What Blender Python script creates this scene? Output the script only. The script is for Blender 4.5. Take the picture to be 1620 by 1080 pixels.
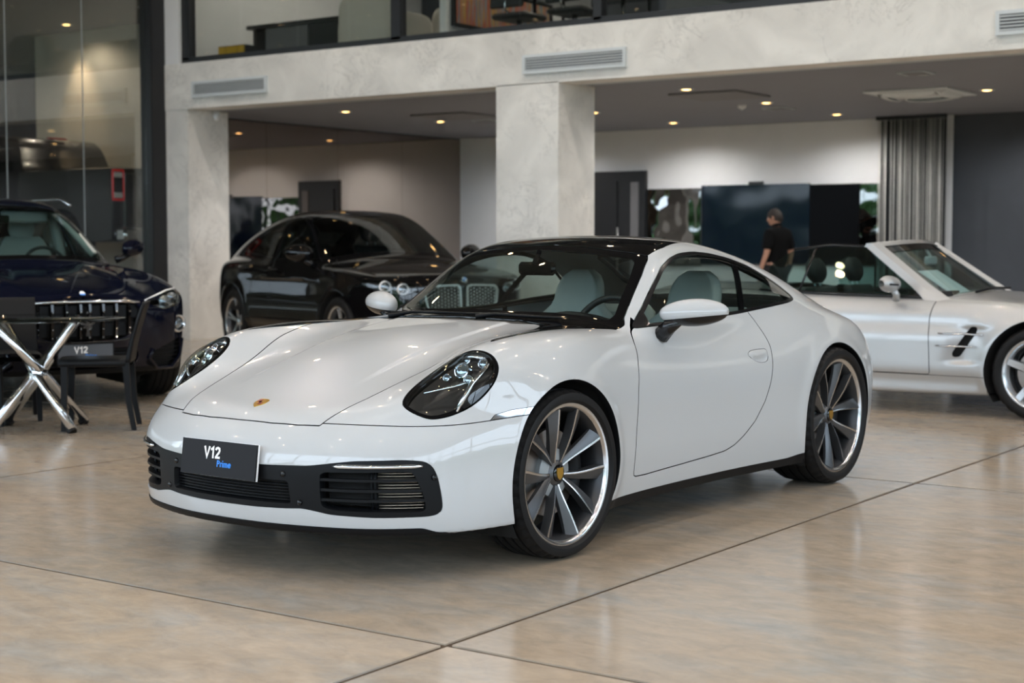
import bpy, bmesh, math, random
import numpy as np
from mathutils import Vector, Matrix, Euler
for _o in list(bpy.data.objects): bpy.data.objects.remove(_o)
scene = bpy.context.scene
COL = scene.collection
random.seed(7); RNG = np.random.default_rng(7)
# ---------------------------------------------------------------- camera (solved from the photograph; image taken as 1620x1080)
F_PX, CAM_H, CAM_YAW, CAM_PITCH = 2444.3, 1.2577, .61694, .06354
cam_d = bpy.data.cameras.new('camera'); cam = bpy.data.objects.new('camera', cam_d); COL.objects.link(cam)
cam_d.sensor_width = 36; cam_d.lens = F_PX / 1620 * 36; cam_d.clip_start = .05; cam_d.clip_end = 300
cam.location = (0, 0, CAM_H); cam.rotation_euler = (math.pi / 2 - CAM_PITCH, 0, CAM_YAW)
cam_d.dof.use_dof = True; cam_d.dof.focus_distance = 6.3; cam_d.dof.aperture_fstop = 3.2
scene.camera = cam
# ---------------------------------------------------------------- light: overcast sky outside the hall
world = bpy.data.worlds.new('sky'); scene.world = world; world.use_nodes = True
wn = world.node_tree.nodes; wl = world.node_tree.links
bg = wn['Background']
wc = wn.new('ShaderNodeTexCoord'); wsx = wn.new('ShaderNodeSeparateXYZ'); wr = wn.new('ShaderNodeValToRGB')
wl.new(wc.outputs['Generated'], wsx.inputs[0]); wl.new(wsx.outputs['Z'], wr.inputs[0]); wl.new(wr.outputs[0], bg.inputs[0])
wr.color_ramp.elements[0].position = 0.; wr.color_ramp.elements[0].color = (.74, .87, 1., 1)
wr.color_ramp.elements[1].position = .7; wr.color_ramp.elements[1].color = (.56, .77, 1., 1)
bg.inputs[1].default_value = 5.0
scene.view_settings.view_transform = 'Standard'; scene.view_settings.look = 'None'
scene.view_settings.exposure = .16; scene.view_settings.gamma = 1.; scene.view_settings.use_curve_mapping = False
scene.cycles.use_denoising = True
scene.cycles.max_bounces = 8; scene.cycles.diffuse_bounces = 4; scene.cycles.glossy_bounces = 4; scene.cycles.transparent_max_bounces = 16
scene.cycles.sample_clamp_indirect = 8
scene.cycles.caustics_reflective = False; scene.cycles.caustics_refractive = False
# ---------------------------------------------------------------- numeric helpers (implicit surfaces, clipping)
class Sp:
    """natural cubic spline through points, straight beyond its ends"""
    def __init__(s, *p):
        p = sorted(p); s.x = np.array([a for a, b in p], float); s.y = np.array([b for a, b in p], float)
        n = len(p); h = np.diff(s.x); A = np.eye(n); r = np.zeros(n)
        for i in range(1, n - 1):
            A[i, i - 1] = h[i - 1]; A[i, i] = 2 * (h[i - 1] + h[i]); A[i, i + 1] = h[i]
            r[i] = 6 * ((s.y[i + 1] - s.y[i]) / h[i] - (s.y[i] - s.y[i - 1]) / h[i - 1])
        s.m = np.linalg.solve(A, r); s.h = h
    def __call__(s, x):
        x = np.asarray(x, float); xc = np.clip(x, s.x[0], s.x[-1])
        i = np.clip(np.searchsorted(s.x, xc) - 1, 0, len(s.h) - 1)
        h = s.h[i]; a = (s.x[i + 1] - xc) / h; b = 1 - a
        y = a * s.y[i] + b * s.y[i + 1] + ((a**3 - a) * s.m[i] + (b**3 - b) * s.m[i + 1]) * h * h / 6
        d0 = (s.y[1] - s.y[0]) / s.h[0] - s.h[0] * (2 * s.m[0] + s.m[1]) / 6
        d1 = (s.y[-1] - s.y[-2]) / s.h[-1] + s.h[-1] * (2 * s.m[-1] + s.m[-2]) / 6
        return y + np.where(x < s.x[0], (x - s.x[0]) * d0, 0) + np.where(x > s.x[-1], (x - s.x[-1]) * d1, 0)

def smax(a, b, k):
    h = np.maximum(k - np.abs(a - b), 0) / k
    return np.maximum(a, b) + h * h * h * k / 6
def smin(a, b, k): return -smax(-a, -b, k)
def sstep(x, a, b):
    t = np.clip((x - a) / (b - a), 0, 1); return t * t * t * (t * (6 * t - 15) + 10)

def grad(f, V, e=1.5e-3):
    g = np.empty_like(V)
    for i in range(3):
        d = np.zeros(3); d[i] = e
        A, B = V + d, V - d
        g[:, i] = (f(A[:, 0], A[:, 1], A[:, 2]) - f(B[:, 0], B[:, 1], B[:, 2])) / (2 * e)
    return g
def unit(a): return a / np.maximum(np.linalg.norm(a, axis=-1, keepdims=True), 1e-12)
def project(f, V, n=3, lim=.01):
    for _ in range(n):
        g = grad(f, V); v = f(V[:, 0], V[:, 1], V[:, 2])
        s = -(v / np.maximum((g * g).sum(1), 1e-6))[:, None] * g
        l = np.linalg.norm(s, axis=1, keepdims=True); V = V + s * np.minimum(1, lim / np.maximum(l, 1e-9))
    return V

def surfnet(f, lo, hi, h):
    """surface net of f=0: vertices on the surface, triangles facing out"""
    ax = [np.arange(lo[i], hi[i] + h, h) for i in range(3)]
    n = [len(a) for a in ax]
    F = np.empty(n, np.float32)
    Yg, Zg = np.meshgrid(ax[1], ax[2], indexing='ij')
    for i0 in range(0, n[0], 16):
        xs = ax[0][i0:i0 + 16]
        sh = (len(xs),) + Yg.shape
        F[i0:i0 + 16] = f(np.broadcast_to(xs[:, None, None], sh).ravel(), np.broadcast_to(Yg, sh).ravel(), np.broadcast_to(Zg, sh).ravel()).reshape(sh)
    I = F < 0
    c = [I[i:n[0] - 1 + i, j:n[1] - 1 + j, k:n[2] - 1 + k] for i in (0, 1) for j in (0, 1) for k in (0, 1)]
    any_ = np.logical_or.reduce(c); all_ = np.logical_and.reduce(c)
    cells = np.argwhere(any_ & ~all_)
    idx = -np.ones((n[0] - 1, n[1] - 1, n[2] - 1), np.int64); idx[tuple(cells.T)] = np.arange(len(cells))
    P = np.zeros((len(cells), 3)); W = np.zeros(len(cells))
    cor = [(i, j, k) for i in (0, 1) for j in (0, 1) for k in (0, 1)]
    val = {q: F[cells[:, 0] + q[0], cells[:, 1] + q[1], cells[:, 2] + q[2]] for q in cor}
    for q in cor:
        for d in range(3):
            if q[d]: continue
            r = list(q); r[d] = 1; r = tuple(r)
            a, b = val[q], val[r]; m = (a < 0) != (b < 0)
            t = np.where(m, a / np.where(m, a - b, 1), 0)
            p = np.array(q, float) + np.outer(t, np.eye(3)[d])
            P[m] += p[m]; W[m] += 1
    V = (cells + P / W[:, None]) * h + np.array([ax[0][0], ax[1][0], ax[2][0]])
    T = []
    for d in range(3):
        u, w = (d + 1) % 3, (d + 2) % 3
        s0 = [slice(1, n[i] - 1) for i in range(3)]; s0[d] = slice(0, n[d] - 1); s1 = list(s0); s1[d] = slice(1, n[d])
        A, B = I[tuple(s0)], I[tuple(s1)]
        E = np.argwhere(A != B)
        flip = A[tuple(E.T)]
        E = E + np.array([0 if i == d else 1 for i in range(3)])
        def cell(du, dw):
            c = E.copy(); c[:, u] += du; c[:, w] += dw; return idx[tuple(c.T)]
        q = np.stack([cell(-1, -1), cell(0, -1), cell(0, 0), cell(-1, 0)], 1)
        q[~flip] = q[~flip][:, ::-1]
        T += [q[:, [0, 1, 2]], q[:, [0, 2, 3]]]
    T = np.concatenate(T); T = T[(T >= 0).all(1)]
    return project(f, V, 4, h * .4), T

def compact(V, T):
    u, inv = np.unique(T, return_inverse=True)
    return V[u], inv.reshape(T.shape)
def clip(V, T, f):
    """keep the side f<0, triangles split along f=0"""
    f = np.where(np.abs(f) < 1e-9, 1e-9, f)
    ins = f < 0; c = ins[T].sum(1)
    keep = [T[c == 3]]
    one, two = T[c == 1], T[c == 2]
    def rot(t, m):
        k = np.argmax(m, 1); return np.stack([t[np.arange(len(t)), (k + i) % 3] for i in range(3)], 1)
    newv = []; base = len(V)
    E = []
    if len(one):
        one = rot(one, ins[one]); E += [one[:, [0, 1]], one[:, [0, 2]]]
    if len(two):
        two = rot(two, ~ins[two]); E += [two[:, [0, 1]], two[:, [0, 2]]]
    if not E: return compact(V, keep[0]) if len(keep[0]) else (V[:0], keep[0])
    Ea = np.sort(np.concatenate(E), 1)
    ue, inv = np.unique(Ea, axis=0, return_inverse=True); inv = inv.ravel()
    a, b = ue.T; t = f[a] / (f[a] - f[b])
    NV = V[a] + t[:, None] * (V[b] - V[a]); o = 0
    if len(one):
        p = base + inv[o:o + len(one)]; q = base + inv[o + len(one):o + 2 * len(one)]; o += 2 * len(one)
        keep.append(np.stack([one[:, 0], p, q], 1))
    if len(two):
        p = base + inv[o:o + len(two)]; q = base + inv[o + len(two):o + 2 * len(two)]
        keep += [np.stack([p, two[:, 1], two[:, 2]], 1), np.stack([p, two[:, 2], q], 1)]
    T2 = np.concatenate(keep)
    return compact(np.concatenate([V, NV]), T2)
def cut(M, f, g=0.):
    """split mesh M=(V,T) by function f(V): inside (f<-g), outside (f>g)"""
    v = f(M[0]); return clip(M[0], M[1], v + g), clip(M[0], M[1], g - v)

def curve2(P, n=6, closed=True):
    """smooth (Catmull-Rom) polyline through 2D/3D points; n samples a span"""
    P = np.asarray(P, float); m = len(P); out = []
    for i in range(m if closed else m - 1):
        g = lambda k: P[k % m] if closed else P[min(max(k, 0), m - 1)]
        p0, p1, p2, p3 = g(i - 1), g(i), g(i + 1), g(i + 2)
        for t in np.arange(n) / n:
            out.append(.5 * (2 * p1 + (p2 - p0) * t + (2 * p0 - 5 * p1 + 4 * p2 - p3) * t * t + (3 * p1 - p0 - 3 * p2 + p3) * t**3))
    if not closed: out.append(P[-1])
    return np.array(out)
def rounded(P, r, n=5):
    """polygon with its corners rounded by r"""
    P = np.asarray(P, float); m = len(P); out = []
    rr = r if hasattr(r, '__len__') else [r] * m
    for i in range(m):
        a, b, c = P[i - 1], P[i], P[(i + 1) % m]
        d1, d2 = a - b, c - b; l1, l2 = np.linalg.norm(d1), np.linalg.norm(d2)
        k1, k2 = min(rr[i], l1 * .48), min(rr[i], l2 * .48)
        s, e = b + d1 / l1 * k1, b + d2 / l2 * k2
        for t in np.linspace(0, 1, n + 1): out.append((1 - t)**2 * s + 2 * t * (1 - t) * b + t * t * e)
    return np.array(out)
def polysd(Q, P):
    """signed distance of points Q to polygon P (negative inside)"""
    Q = np.asarray(Q, float); d = np.full(len(Q), 1e9); w = np.zeros(len(Q), bool)
    lo, hi = P.min(0) - .15, P.max(0) + .15
    near = ((Q > lo) & (Q < hi)).all(1); d[~near] = .15
    q = Q[near]; dd = np.full(len(q), 1e9); ww = np.zeros(len(q), bool)
    for a, b in zip(P, np.roll(P, -1, 0)):
        e = b - a; v = q - a
        t = np.clip((v @ e) / max(e @ e, 1e-12), 0, 1)
        dd = np.minimum(dd, ((v - t[:, None] * e)**2).sum(1))
        cr = (a[1] > q[:, 1]) != (b[1] > q[:, 1])
        if cr.any(): ww ^= cr & (q[:, 0] < (b[0] - a[0]) * (q[:, 1] - a[1]) / np.where(b[1] == a[1], 1, b[1] - a[1]) + a[0])
    dd = np.sqrt(dd); d[near] = np.where(ww, -dd, dd); return d
def lined(Q, P):
    """signed side of points Q to an open polyline P (left negative), by nearest point"""
    Q = np.asarray(Q, float); best = np.full(len(Q), 1e9); sg = np.zeros(len(Q))
    for a, b in zip(P[:-1], P[1:]):
        e = b - a; v = Q - a; t = np.clip((v @ e) / (e @ e), 0, 1)
        dv = v - t[:, None] * e; d = (dv**2).sum(1); c = e[0] * v[:, 1] - e[1] * v[:, 0]
        m = d < best - 1e-12; best[m] = d[m]; sg[m] = np.sign(c[m])
    return -sg * np.sqrt(best)
def mirror(M): return M[0] * np.array([1, -1, 1]), M[1][:, ::-1]
def join(*Ms):
    V = []; T = []; o = 0
    for v, t in Ms: V.append(v); T.append(t + o); o += len(v)
    return np.concatenate(V), np.concatenate(T)
def weld(M, tol=1e-4):
    k = np.round(M[0] / tol).astype(np.int64)
    u, first, inv = np.unique(k, axis=0, return_index=True, return_inverse=True)
    T = inv.ravel()[M[1]]; T = T[(T[:, 0] != T[:, 1]) & (T[:, 1] != T[:, 2]) & (T[:, 0] != T[:, 2])]
    return M[0][first], T
# ---------------------------------------------------------------- blender helpers
PI = math.pi
def link(o, parent=None):
    COL.objects.link(o)
    if parent is not None: o.parent = parent
    return o
def tag(o, label=None, cat=None, group=None, kind=None):
    if label: o['label'] = label
    if cat: o['category'] = cat
    if group: o['group'] = group
    if kind: o['kind'] = kind
    return o
def empty(name, loc=(0, 0, 0), rz=0., parent=None):
    o = bpy.data.objects.new(name, None); o.empty_display_size = .2
    o.location = loc; o.rotation_euler = (0, 0, rz); return link(o, parent)
def mesh_data(name, V, F, mats, smooth=False, idx=None, N=None):
    me = bpy.data.meshes.new(name)
    me.from_pydata(np.asarray(V, float).tolist(), [], [list(map(int, f)) for f in F])
    for m in (mats if isinstance(mats, (list, tuple)) else [mats]): me.materials.append(m)
    if idx is not None: me.polygons.foreach_set('material_index', np.asarray(idx, np.int32))
    me.polygons.foreach_set('use_smooth', np.full(len(me.polygons), bool(smooth)))
    me.update()
    if N is not None: me.normals_split_custom_set_from_vertices(np.asarray(N, float).tolist())
    return me
def obj(name, V, F, mats, parent=None, smooth=False, idx=None, N=None, loc=None, rz=None):
    o = bpy.data.objects.new(name, mesh_data(name, V, F, mats, smooth, idx, N))
    if loc is not None: o.location = loc
    if rz is not None: o.rotation_euler = (0, 0, rz)
    return link(o, parent)
def boundary(T):
    e = np.concatenate([T[:, [0, 1]], T[:, [1, 2]], T[:, [2, 0]]])
    s = {}
    for a, b in e.tolist(): s[(a, b)] = 1
    return [(a, b) for (a, b) in s if (b, a) not in s]
def drop_slivers(V, T, frac=.04):
    """remove stray scraps that clipping left behind"""
    lab = np.arange(len(V))
    while True:
        m = np.minimum.reduce([lab[T[:, 0]], lab[T[:, 1]], lab[T[:, 2]]]); new = lab.copy()
        for k in range(3): np.minimum.at(new, T[:, k], m)
        new = new[new]
        if (new == lab).all(): break
        lab = new
    c = lab[T[:, 0]]; u, n = np.unique(c, return_counts=True)
    if len(u) == 1: return V, T
    ok = u[n >= frac * n.max()]
    return compact(V, T[np.isin(c, ok)])
def panel(name, M, f, mat, parent, th=.012, off=0., N=None, edge_shade=False):
    """body panel: outer skin with the surface's own normals, edges turned in by th"""
    V, T = M
    if len(T) == 0: return None
    V, T = drop_slivers(V, T)
    n = unit(grad(f, V)) if N is None else N
    V = V + n * off
    B = boundary(T); nv = len(V)
    A = np.array([a for a, b in B]); C = np.array([b for a, b in B])
    if th and len(B):
        ring = np.unique(np.concatenate([A, C])); pos = {int(v): i for i, v in enumerate(ring)}
        out = np.zeros((len(ring), 3)); e = unit(V[C] - V[A]); o = np.cross(e, n[A])
        for (a, b), d in zip(B, o): out[pos[a]] += d; out[pos[b]] += d
        out = unit(out); k = len(ring)
        V2 = np.concatenate([V, V[ring], V[ring] - n[ring] * th]); N2 = np.concatenate([n, unit(out + .35 * n[ring]), out])
        F = [tuple(t) for t in T.tolist()] + [(nv + pos[b], nv + pos[a], nv + k + pos[a], nv + k + pos[b]) for a, b in B]
        if edge_shade: return obj(name, V2, F, [mat, MATS['black_plastic']], parent, True, [0] * len(T) + [1] * len(B), N2)  # turned-in edges coloured black, standing in for the shade inside panel gaps
        return obj(name, V2, F, mat, parent, True, None, N2)
    return obj(name, V, T, mat, parent, True, None, n)

class MB:
    """collects simple shapes into one mesh"""
    def __init__(s): s.V = []; s.F = []; s.I = []; s.m = 0
    def add(s, V, F):
        o = len(s.V); s.V += [tuple(map(float, v)) for v in V]; s.F += [tuple(int(i) + o for i in f) for f in F]; s.I += [s.m] * len(F); return s
    def box(s, c, d, rz=0., bev=0., M=None):
        x, y, z = d[0] / 2, d[1] / 2, d[2] / 2
        if bev:
            b = min(bev, x * .9, y * .9, z * .9)
            P = [(sx * (x - (b if k != 0 else 0)), sy * (y - (b if k != 1 else 0)), sz * (z - (b if k != 2 else 0))) for sx in (-1, 1) for sy in (-1, 1) for sz in (-1, 1) for k in range(3)]
            bm = bmesh.new()
            for p in P: bm.verts.new(p)
            bmesh.ops.convex_hull(bm, input=bm.verts); bm.verts.index_update()
            V = [v.co.copy() for v in bm.verts]; F = [[v.index for v in f.verts] for f in bm.faces]; bm.free()
        else:
            V = [(sx * x, sy * y, sz * z) for sx in (-1, 1) for sy in (-1, 1) for sz in (-1, 1)]
            F = [(0, 1, 3, 2), (4, 6, 7, 5), (0, 4, 5, 1), (2, 3, 7, 6), (0, 2, 6, 4), (1, 5, 7, 3)]
        ca, sa = math.cos(rz), math.sin(rz)
        V = [Vector((c[0] + v[0] * ca - v[1] * sa, c[1] + v[0] * sa + v[1] * ca, c[2] + v[2])) for v in V]
        if M is not None: V = [M @ v for v in V]
        return s.add(V, F)
    def tube(s, P, r, n=10, caps=True):
        P = [Vector(p) for p in P]; m = len(P); R = r if hasattr(r, '__len__') else [r] * m
        V = []; up = None
        for i, p in enumerate(P):
            t = (P[min(i + 1, m - 1)] - P[max(i - 1, 0)]).normalized()
            if up is None: up = t.orthogonal().normalized()
            u = (up - t * up.dot(t)).normalized(); w = t.cross(u); up = u
            V += [p + (u * math.cos(a) + w * math.sin(a)) * R[i] for a in [2 * PI * k / n for k in range(n)]]
        F = [(i * n + k, i * n + (k + 1) % n, (i + 1) * n + (k + 1) % n, (i + 1) * n + k) for i in range(m - 1) for k in range(n)]
        if caps: F += [tuple(reversed(range(n))), tuple(range((m - 1) * n, m * n))]
        return s.add(V, F)
    def lathe(s, prof, n=32, axis='z', c=(0, 0, 0), closed=False, caps=True):
        """profile of (radius, height) turned round an axis"""
        V = []
        for r, h in prof:
            for k in range(n):
                a = 2 * PI * k / n; x, y = r * math.cos(a), r * math.sin(a)
                p = (x, y, h) if axis == 'z' else ((x, h, -y) if axis == 'y' else (h, x, y))
                V.append((p[0] + c[0], p[1] + c[1], p[2] + c[2]))
        m = len(prof); F = []
        for i in range(m if closed else m - 1):
            j = (i + 1) % m
            F += [(i * n + k, i * n + (k + 1) % n, j * n + (k + 1) % n, j * n + k) for k in range(n)]
        if not closed and caps:
            if prof[0][0] > 1e-6: F.append(tuple(reversed(range(n))))
            if prof[-1][0] > 1e-6: F.append(tuple(range((m - 1) * n, m * n)))
        return s.add(V, F)
    def prism(s, poly, M, d0, d1):
        """2D polygon extruded from d0 to d1 along the third axis of matrix M"""
        n = len(poly); V = [M @ Vector((p[0], p[1], d)) for d in (d0, d1) for p in poly]
        F = [tuple(reversed(range(n))), tuple(range(n, 2 * n))] + [(i, (i + 1) % n, n + (i + 1) % n, n + i) for i in range(n)]
        return s.add(V, F)
    def grid(s, fn, nu, nv, closeu=False, closev=False):
        V = [fn(i / (nu if closeu else nu - 1), j / (nv if closev else nv - 1)) for i in range(nu) for j in range(nv)]
        F = [(i * nv + j, ((i + 1) % nu) * nv + j, ((i + 1) % nu) * nv + (j + 1) % nv, i * nv + (j + 1) % nv) for i in range(nu if closeu else nu - 1) for j in range(nv if closev else nv - 1)]
        return s.add(V, F)
    def build(s, name, mats, parent=None, smooth=False, loc=None, rz=None, fix=True):
        me = mesh_data(name, s.V, s.F, mats, smooth, s.I)
        if fix:
            bm = bmesh.new(); bm.from_mesh(me); bmesh.ops.recalc_face_normals(bm, faces=bm.faces); bm.to_mesh(me); bm.free()
        if smooth == 'edge':
            me.polygons.foreach_set('use_smooth', np.full(len(me.polygons), True)); me.set_sharp_from_angle(angle=math.radians(38))
        o = bpy.data.objects.new(name, me)
        if loc is not None: o.location = loc
        if rz is not None: o.rotation_euler = (0, 0, rz)
        return link(o, parent)
def inst(src, parent=None, loc=None, rot=None, scale=None):
    o = src.copy(); link(o)
    o.parent = parent
    if loc is not None: o.location = loc
    if rot is not None: o.rotation_euler = rot
    if scale is not None: o.scale = scale
    return o
def copy_tree(o, parent=None):
    c = inst(o, parent)
    for ch in list(o.children): copy_tree(ch, c)
    return c
GLYPH = {   # bold sans letters as thick strokes in a cell one unit high: (advance, strokes)
 'V': (.80, [[(.10, .96), (.40, .06), (.70, .96)]]),
 '1': (.56, [[(.08, .70), (.34, .90), (.34, .0)]]),
 '2': (.70, [[(.10, .70), (.14, .84), (.32, .90), (.50, .84), (.54, .68), (.46, .50), (.26, .30), (.12, .10)], [(.04, .10), (.60, .10)]]),
 'P': (.72, [[(.14, .0), (.14, 1.0)], [(.14, .90), (.42, .90), (.56, .80), (.56, .62), (.42, .50), (.14, .50)]]),
 'r': (.46, [[(.12, .0), (.12, .70)], [(.12, .46), (.22, .60), (.40, .62)]]),
 'i': (.30, [[(.13, .0), (.13, .70)], [(.13, .84), (.13, 1.0)]]),
 'm': (.98, [[(.12, .0), (.12, .70)], [(.12, .48), (.22, .60), (.38, .60), (.46, .48), (.46, .0)], [(.46, .48), (.56, .60), (.72, .60), (.80, .48), (.80, .0)]]),
 'e': (.66, [[(.10, .36), (.56, .36), (.54, .52), (.40, .62), (.22, .60), (.10, .46), (.10, .24), (.22, .10), (.40, .08), (.56, .18)]])}
def text_mesh(name, body, size, mat, parent, M, sw=.19, thick=.0012):
    """raised lettering from strokes, lying in the local xy plane of M"""
    x0 = 0.
    for ch in body:
        adv, strokes = GLYPH[ch]; b = MB(); w = sw * size / 2
        for st in strokes:
            P = [np.array(((x0 + q[0]) * size, q[1] * size)) for q in st]; n = len(P); A = []; B = []
            for i, p in enumerate(P):
                d0 = P[i] - P[i - 1] if i else P[1] - P[0]; d1 = P[i + 1] - P[i] if i < n - 1 else d0
                d0 = d0 / np.linalg.norm(d0); d1 = d1 / np.linalg.norm(d1); t = d0 + d1; t = t / max(np.linalg.norm(t), 1e-6); nn = np.array((-t[1], t[0])); k = w / max(.55, float(nn @ np.array((-d0[1], d0[0]))))
                A.append(p + nn * k); B.append(p - nn * k)
            V = [M @ Vector((q[0], q[1], z)) for z in (0, thick) for q in A + B]; m = 2 * n; F = []
            for i in range(n - 1):
                F += [(m + i, m + n + i, m + n + i + 1, m + i + 1), (i, i + 1, n + i + 1, n + i), (i, m + i, m + i + 1, i + 1), (n + i, n + i + 1, m + n + i + 1, m + n + i)]
            F += [(0, n, m + n, m), (n - 1, m + n - 1, m + 2 * n - 1, 2 * n - 1)]
            b.add(V, F)
        b.build(name, mat, parent); x0 += adv

# ---------------------------------------------------------------- materials
MATS = {}
def node(nt, t, **kw):
    n = nt.nodes.new(t)
    for k, v in kw.items():
        if k in n.inputs: n.inputs[k].default_value = v
        else: setattr(n, k, v)
    return n
def mat(name, col, rough=.5, metal=0., coat=0., coat_r=.03, spec=.5, noise=0., nscale=8., bump=0., bscale=60., emit=None, estr=0., ior=1.5, flake=0.):
    m = bpy.data.materials.new(name); m.use_nodes = True; nt = m.node_tree; b = nt.nodes['Principled BSDF']
    c = tuple(col) + (1,) if len(col) == 3 else col
    b.inputs['Base Color'].default_value = c; b.inputs['Roughness'].default_value = rough; b.inputs['Metallic'].default_value = metal
    b.inputs['Coat Weight'].default_value = coat; b.inputs['Coat Roughness'].default_value = coat_r; b.inputs['Specular IOR Level'].default_value = spec; b.inputs['IOR'].default_value = ior
    tc = node(nt, 'ShaderNodeTexCoord')
    if noise:
        nz = node(nt, 'ShaderNodeTexNoise'); nz.inputs['Scale'].default_value = nscale; nz.inputs['Detail'].default_value = 5
        nt.links.new(tc.outputs['Object'], nz.inputs['Vector'])
        mx = node(nt, 'ShaderNodeMix', data_type='RGBA'); mx.inputs[6].default_value = tuple(x * (1 - noise) for x in c[:3]) + (1,); mx.inputs[7].default_value = tuple(min(1, x * (1 + noise)) for x in c[:3]) + (1,)
        nt.links.new(nz.outputs['Fac'], mx.inputs[0]); nt.links.new(mx.outputs[2], b.inputs['Base Color'])
    if bump:
        nb = node(nt, 'ShaderNodeTexNoise'); nb.inputs['Scale'].default_value = bscale; nb.inputs['Detail'].default_value = 4
        nt.links.new(tc.outputs['Object'], nb.inputs['Vector'])
        bp = node(nt, 'ShaderNodeBump'); bp.inputs['Strength'].default_value = bump; bp.inputs['Distance'].default_value = .01
        nt.links.new(nb.outputs['Fac'], bp.inputs['Height']); nt.links.new(bp.outputs[0], b.inputs['Normal'])
    if emit is not None:
        b.inputs['Emission Color'].default_value = tuple(emit) + (1,); b.inputs['Emission Strength'].default_value = estr
    MATS[name] = m; return m
def glass(name, tint=(.8, .9, .88), refl=1., rough=0.):
    """thin sheet of tinted glass: see-through with a Fresnel reflection"""
    m = bpy.data.materials.new(name); m.use_nodes = True; nt = m.node_tree; nt.nodes.clear()
    out = node(nt, 'ShaderNodeOutputMaterial'); tr = node(nt, 'ShaderNodeBsdfTransparent'); gl = node(nt, 'ShaderNodeBsdfGlossy')
    tr.inputs[0].default_value = tuple(tint) + (1,); gl.inputs['Roughness'].default_value = rough; gl.inputs[0].default_value = (1, 1, 1, 1)
    fr = node(nt, 'ShaderNodeFresnel'); fr.inputs[0].default_value = 1.5
    ge = node(nt, 'ShaderNodeNewGeometry')      # same reflection from both sides of the sheet
    mul = node(nt, 'ShaderNodeMath', operation='MULTIPLY'); mul.inputs[1].default_value = refl; mul.use_clamp = True
    lw = node(nt, 'ShaderNodeLayerWeight'); lw.inputs[0].default_value = .5
    # Schlick from facing weight (symmetric for front and back)
    pw = node(nt, 'ShaderNodeMath', operation='POWER'); pw.inputs[1].default_value = 4.
    ma = node(nt, 'ShaderNodeMath', operation='MULTIPLY_ADD'); ma.inputs[1].default_value = .90; ma.inputs[2].default_value = .075
    nt.links.new(lw.outputs['Facing'], pw.inputs[0]); nt.links.new(pw.outputs[0], ma.inputs[0]); nt.links.new(ma.outputs[0], mul.inputs[0])
    mx = node(nt, 'ShaderNodeMixShader'); nt.links.new(mul.outputs[0], mx.inputs[0]); nt.links.new(tr.outputs[0], mx.inputs[1]); nt.links.new(gl.outputs[0], mx.inputs[2]); nt.links.new(mx.outputs[0], out.inputs[0])
    nt.nodes.remove(fr); nt.nodes.remove(ge)
    MATS[name] = m; return m
def emis(name, col, s):
    m = bpy.data.materials.new(name); m.use_nodes = True; nt = m.node_tree; nt.nodes.clear()
    out = node(nt, 'ShaderNodeOutputMaterial'); e = node(nt, 'ShaderNodeEmission'); e.inputs[0].default_value = tuple(col) + (1,); e.inputs[1].default_value = s
    nt.links.new(e.outputs[0], out.inputs[0]); MATS[name] = m; return m

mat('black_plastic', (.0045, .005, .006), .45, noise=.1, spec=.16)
mat('black_trim', (.005, .005, .006), .18, spec=.4)
mat('dark_void', (.004, .004, .004), .9, noise=.1)
mat('rubber', (.008, .008, .0085), .55, noise=.15, nscale=30, spec=.2)
mat('chrome', (.82, .83, .85), .06, 1., noise=.03)
mat('steel', (.55, .56, .58), .3, 1., noise=.06, nscale=40)
mat('machined', (.62, .63, .65), .22, 1., noise=.04, nscale=60)
mat('anthracite', (.085, .087, .092), .34, .7, noise=.06)
mat('barrel', (.045, .046, .05), .4, .6, noise=.06)
mat('disc_metal', (.33, .30, .28), .35, .9, noise=.12, nscale=40)
mat('hub_grey', (.30, .32, .33), .5, .4, noise=.08)
mat('cream_leather', (.46, .47, .44), .5, noise=.05, nscale=30, bump=.05)
mat('dark_leather', (.012, .013, .015), .5, noise=.12, nscale=30, bump=.05)
mat('dash_dark', (.010, .011, .013), .6, noise=.1, spec=.2)
mat('gloss_black', (.003, .003, .0035), .03, spec=.5)
mat('red_lens', (.30, .006, .008), .12, coat=.6, noise=.1)
mat('lamp_silver', (.75, .77, .80), .10, 1., noise=.03)
mat('gold', (.55, .32, .06), .3, .8, noise=.1)
mat('white_ink', (.85, .86, .88), .5, noise=.02)
mat('blue_ink', (.02, .22, .75), .45, noise=.02)
mat('plate_black', (.012, .0125, .015), .6, noise=.08, spec=.2)
glass('car_glass', (.64, .73, .71), 1.)
glass('lamp_glass', (.86, .88, .88), .8)
glass('clear_glass', (.90, .93, .92), .9)
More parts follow.
